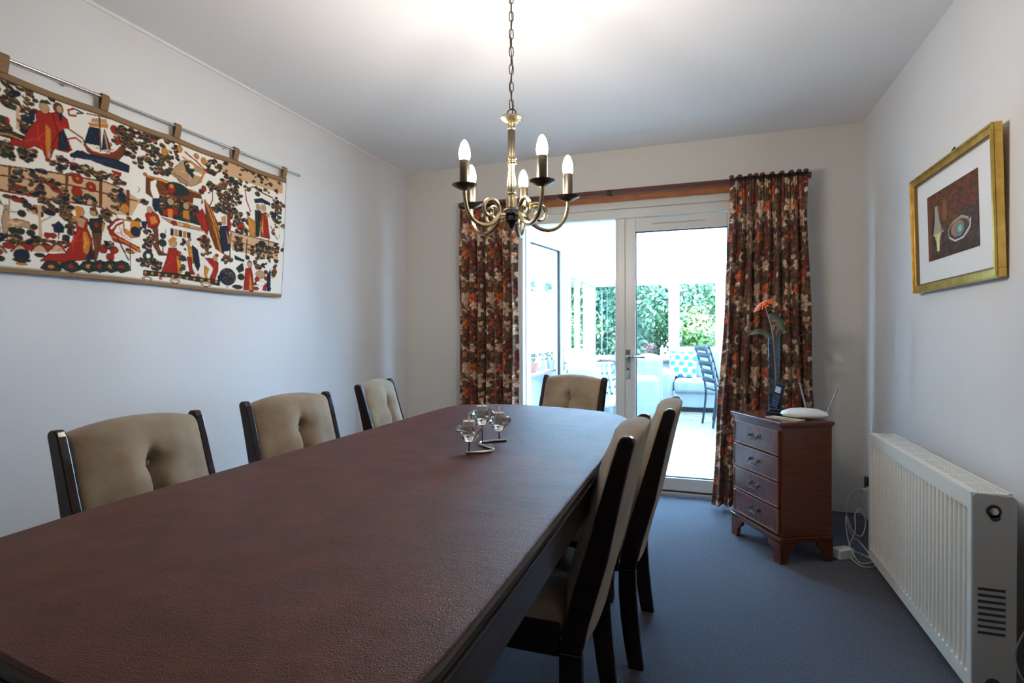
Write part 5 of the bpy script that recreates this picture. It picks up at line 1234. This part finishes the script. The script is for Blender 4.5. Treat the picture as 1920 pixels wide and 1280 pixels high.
for s_, nm in ((-1, 'front_panel'), (1, 'back_panel')):
    co = np.stack([U * .205 * sc_, s_ * puff, V * .20 * sc_], -1).reshape(-1, 3)
    co = np.array([list(rotd @ Vector(p)) for p in co])
    grid_mesh(nm, co, nx, ny, lc.sample((U * .2).ravel(), (V * .2).ravel()), cmat, cu2)
# blue slatted chairs seen edge on behind the right curtain
def blue_chair():
    t = thing('slatted_chair', '', 'chair', (0, 0, 0), 0, 'blue slatted chairs by the sofa')
    for s in (-1, 1):
        b = NB(); tube(b, spline([(s * .19, .20, 0), (s * .19, .17, .22), (s * .19, .16, .44), (s * .19, .21, .70), (s * .19, .29, .97)], 6), .014, 8); obj('leg', b, M_bluechair, t, smooth=True)
        b = NB(); tube(b, spline([(s * .19, -.23, 0), (s * .19, -.20, .22), (s * .19, -.20, .44)], 6), .014, 8); obj('leg', b, M_bluechair, t, smooth=True)
    b = NB(); prism(b, [(-.21, -.23), (.21, -.23), (.20, .17), (-.20, .17)], .435, .46, 'z'); obj('seat', b, M_bluechair, t, bevel=.006)
    for k, z in enumerate((.56, .66, .76, .86, .94)):
        y = float(np.interp(z, [.44, .70, .97], [.16, .21, .29]))
        b = NB(); tube(b, spline([(-.23, y + .0, z), (-.1, y + .03, z + .008), (.1, y + .03, z + .008), (.23, y, z)], 5), .030, 8, flat=.3); obj('slat', b, M_bluechair, t, smooth=True)
    b = NB(); box(b, -.19, .19, -.02, .0, .20, .22); obj('stretcher', b, M_bluechair, t)
    return t
bc = blue_chair(); bc.location = (2.50, 7.16, 0); bc.rotation_euler = (0, 0, math.radians(108)); bc['label'] = 'blue slatted chair partly hidden by the right curtain, nearer the doors'
b2 = copy_tree(bc); b2.location = (2.60, 7.75, 0); b2.rotation_euler = (0, 0, math.radians(84)); b2['label'] = 'second blue slatted chair behind, next to the sofa seat'
# pots on the side sill
def potted(name, label, x, y, z, h, r, m, n, seed):
    rs = random.Random(seed)
    t = thing(name, label, 'plant', (x, y, z), 0, 'plants on the conservatory sill')
    b = NB(); lathe(b, [(0, 0), (r * .72, 0), (r, .09), (r * 1.06, .09), (r * 1.06, .105), (r * .9, .105), (r * .9, .09), (0, .09)], 18); obj('pot', b, M_terracotta if seed % 2 else M_kwhite, t, smooth=True)
    b = NB()
    for k in range(n):
        a = rs.random() * 6.28; q = rs.uniform(.02, r * 1.6); zz_ = rs.uniform(.12, h)
        c = Vector((q * math.cos(a), q * math.sin(a), zz_)); L_ = rs.uniform(.02, .045)
        d_ = Vector((math.cos(a), math.sin(a), rs.uniform(-.4, .8))).normalized(); s_ = d_.cross(Vector((0, 0, 1))).normalized() * L_ * .4
        vv_ = [b.verts.new(c), b.verts.new(c + d_ * L_ * .5 + s_), b.verts.new(c + d_ * L_), b.verts.new(c + d_ * L_ * .5 - s_)]
        b.faces.new(vv_)
    obj('foliage', b, m, t)
    b = NB()
    for k in range(5):
        a = k * 1.3; tube(b, [(0, 0, .08), (r * .4 * math.cos(a), r * .4 * math.sin(a), h * .5), (r * .9 * math.cos(a), r * .9 * math.sin(a), h * .9)], .003, 5)
    obj('stems', b, M_bark, t)
zs_ = SILL + .0255
M_dk = mat('dusky_leaf', (0.06, 0.10, 0.14), .5); M_pk = mat('pink_bloom', (0.45, 0.12, 0.16), .6)
potted('potted_plant', 'dark leafy pot plant at the near end of the side window sill', .565, 5.52, zs_, .30, .055, M_dk, 120, 1)
potted('potted_plant', 'thin stemmed pot plant in the middle of the side window sill', .565, 5.86, zs_, .27, .05, M_dk, 60, 2)
potted('potted_plant', 'short blue-green pot plant next to the open leaf on the side window sill', .565, 6.25, zs_, .22, .05, M_tree2, 60, 4)
potted('potted_plant', 'purple-tipped pot plant on the sill behind the round-backed chair', .92, 9.27, zs_, .34, .06, M_pk, 70, 6)
potted('potted_plant', 'red flowering pot plant on the garden sill left of the sofa', 1.42, 9.27, zs_, .26, .07, M_pk, 130, 3)

# ------------------------------------------------------------------ garden
b = NB(); box(b, -14, 18, D + .3, 24, -.30, -.13); gl = obj('lawn', b, M_lawn, None); gl['kind'] = 'structure'
def tree(name, label, cat, x, y, h, r, m, n, seed, trunk=True, ls=.062):
    rs = random.Random(seed); n = int(n * 4)
    t = thing(name, label, cat, (x, y, -.13), 0, 'greenery beyond the conservatory windows')
    b = NB()
    lobes = [(rs.uniform(-.5, .5) * r, rs.uniform(-.5, .5) * r, h * rs.uniform(.3 if trunk else .15, .85), r * rs.uniform(.35, .6)) for _ in range(12)]
    for k in range(n):
        lx, ly, lz, lr = lobes[rs.randrange(12)]
        d_ = Vector((rs.gauss(0, 1), rs.gauss(0, 1), rs.gauss(0, 1))).normalized()
        c = Vector((lx, ly, lz)) + d_ * lr * rs.uniform(.55, 1.05)
        if c.z < .05: c.z = .05 + rs.random() * .2
        u_ = Vector((rs.gauss(0, 1), rs.gauss(0, 1), rs.gauss(0, 1))).normalized(); w_ = u_.cross(d_).normalized()
        L_ = ls * rs.uniform(.5, 1.1)
        b.faces.new([b.verts.new(c - u_ * L_), b.verts.new(c + w_ * L_ * .5), b.verts.new(c + u_ * L_), b.verts.new(c - w_ * L_ * .5)])
    obj('foliage', b, m, t)
    b = NB(); tube(b, spline([(0, 0, 0), (.05, 0, h * .3), (-.04, .03, h * .7)], 5), .05 * h / 2, 8, rs=None); 
    tube(b, [(0, 0, h * .35), (r * .4, 0, h * .65)], .02 * h, 6); tube(b, [(0, 0, h * .35), (-r * .35, r * .2, h * .6)], .02 * h, 6)
    obj('trunk', b, M_bark, t, smooth=True)
tree('leafy_shrub', 'blue-green shrub outside the garden window, behind the sofa left half', 'shrub', 1.3, 11.6, 3.4, 1.3, M_tree2, 5200, 1)
tree('leafy_tree', 'bright green tree outside the garden window, right of the middle post', 'tree', 2.9, 12.4, 4.2, 1.7, M_tree, 6500, 2)
tree('leafy_shrub', 'yellow-green low bush under the trees outside the garden window', 'shrub', 2.2, 11.0, 1.7, .8, M_tree3, 2200, 3, False, .06)
tree('leafy_shrub', 'shrub between the corner tree and the shrub behind the sofa', 'shrub', .35, 12.2, 3.4, 1.2, M_tree2, 4500, 9)
tree('leafy_tree', 'tree outside at the corner of the two window walls', 'tree', -.3, 12.6, 4.6, 1.9, M_tree, 6500, 4)
tree('leafy_shrub', 'tall blue-green shrub outside the side windows, seen through the open leaf', 'shrub', -1.9, 9.6, 3.6, 1.5, M_tree2, 5000, 5)
tree('leafy_shrub', 'broad shrub outside the far end of the side windows', 'shrub', -.9, 10.7, 3.3, 1.1, M_tree, 4500, 8)
tree('leafy_shrub', 'bush outside the near end of the side windows', 'shrub', -2.2, 7.0, 2.8, 1.3, M_tree, 4000, 6)
tree('leafy_tree', 'far tree at the right, behind the blue chairs', 'tree', 5.2, 13.0, 4.5, 1.9, M_tree2, 5000, 7)
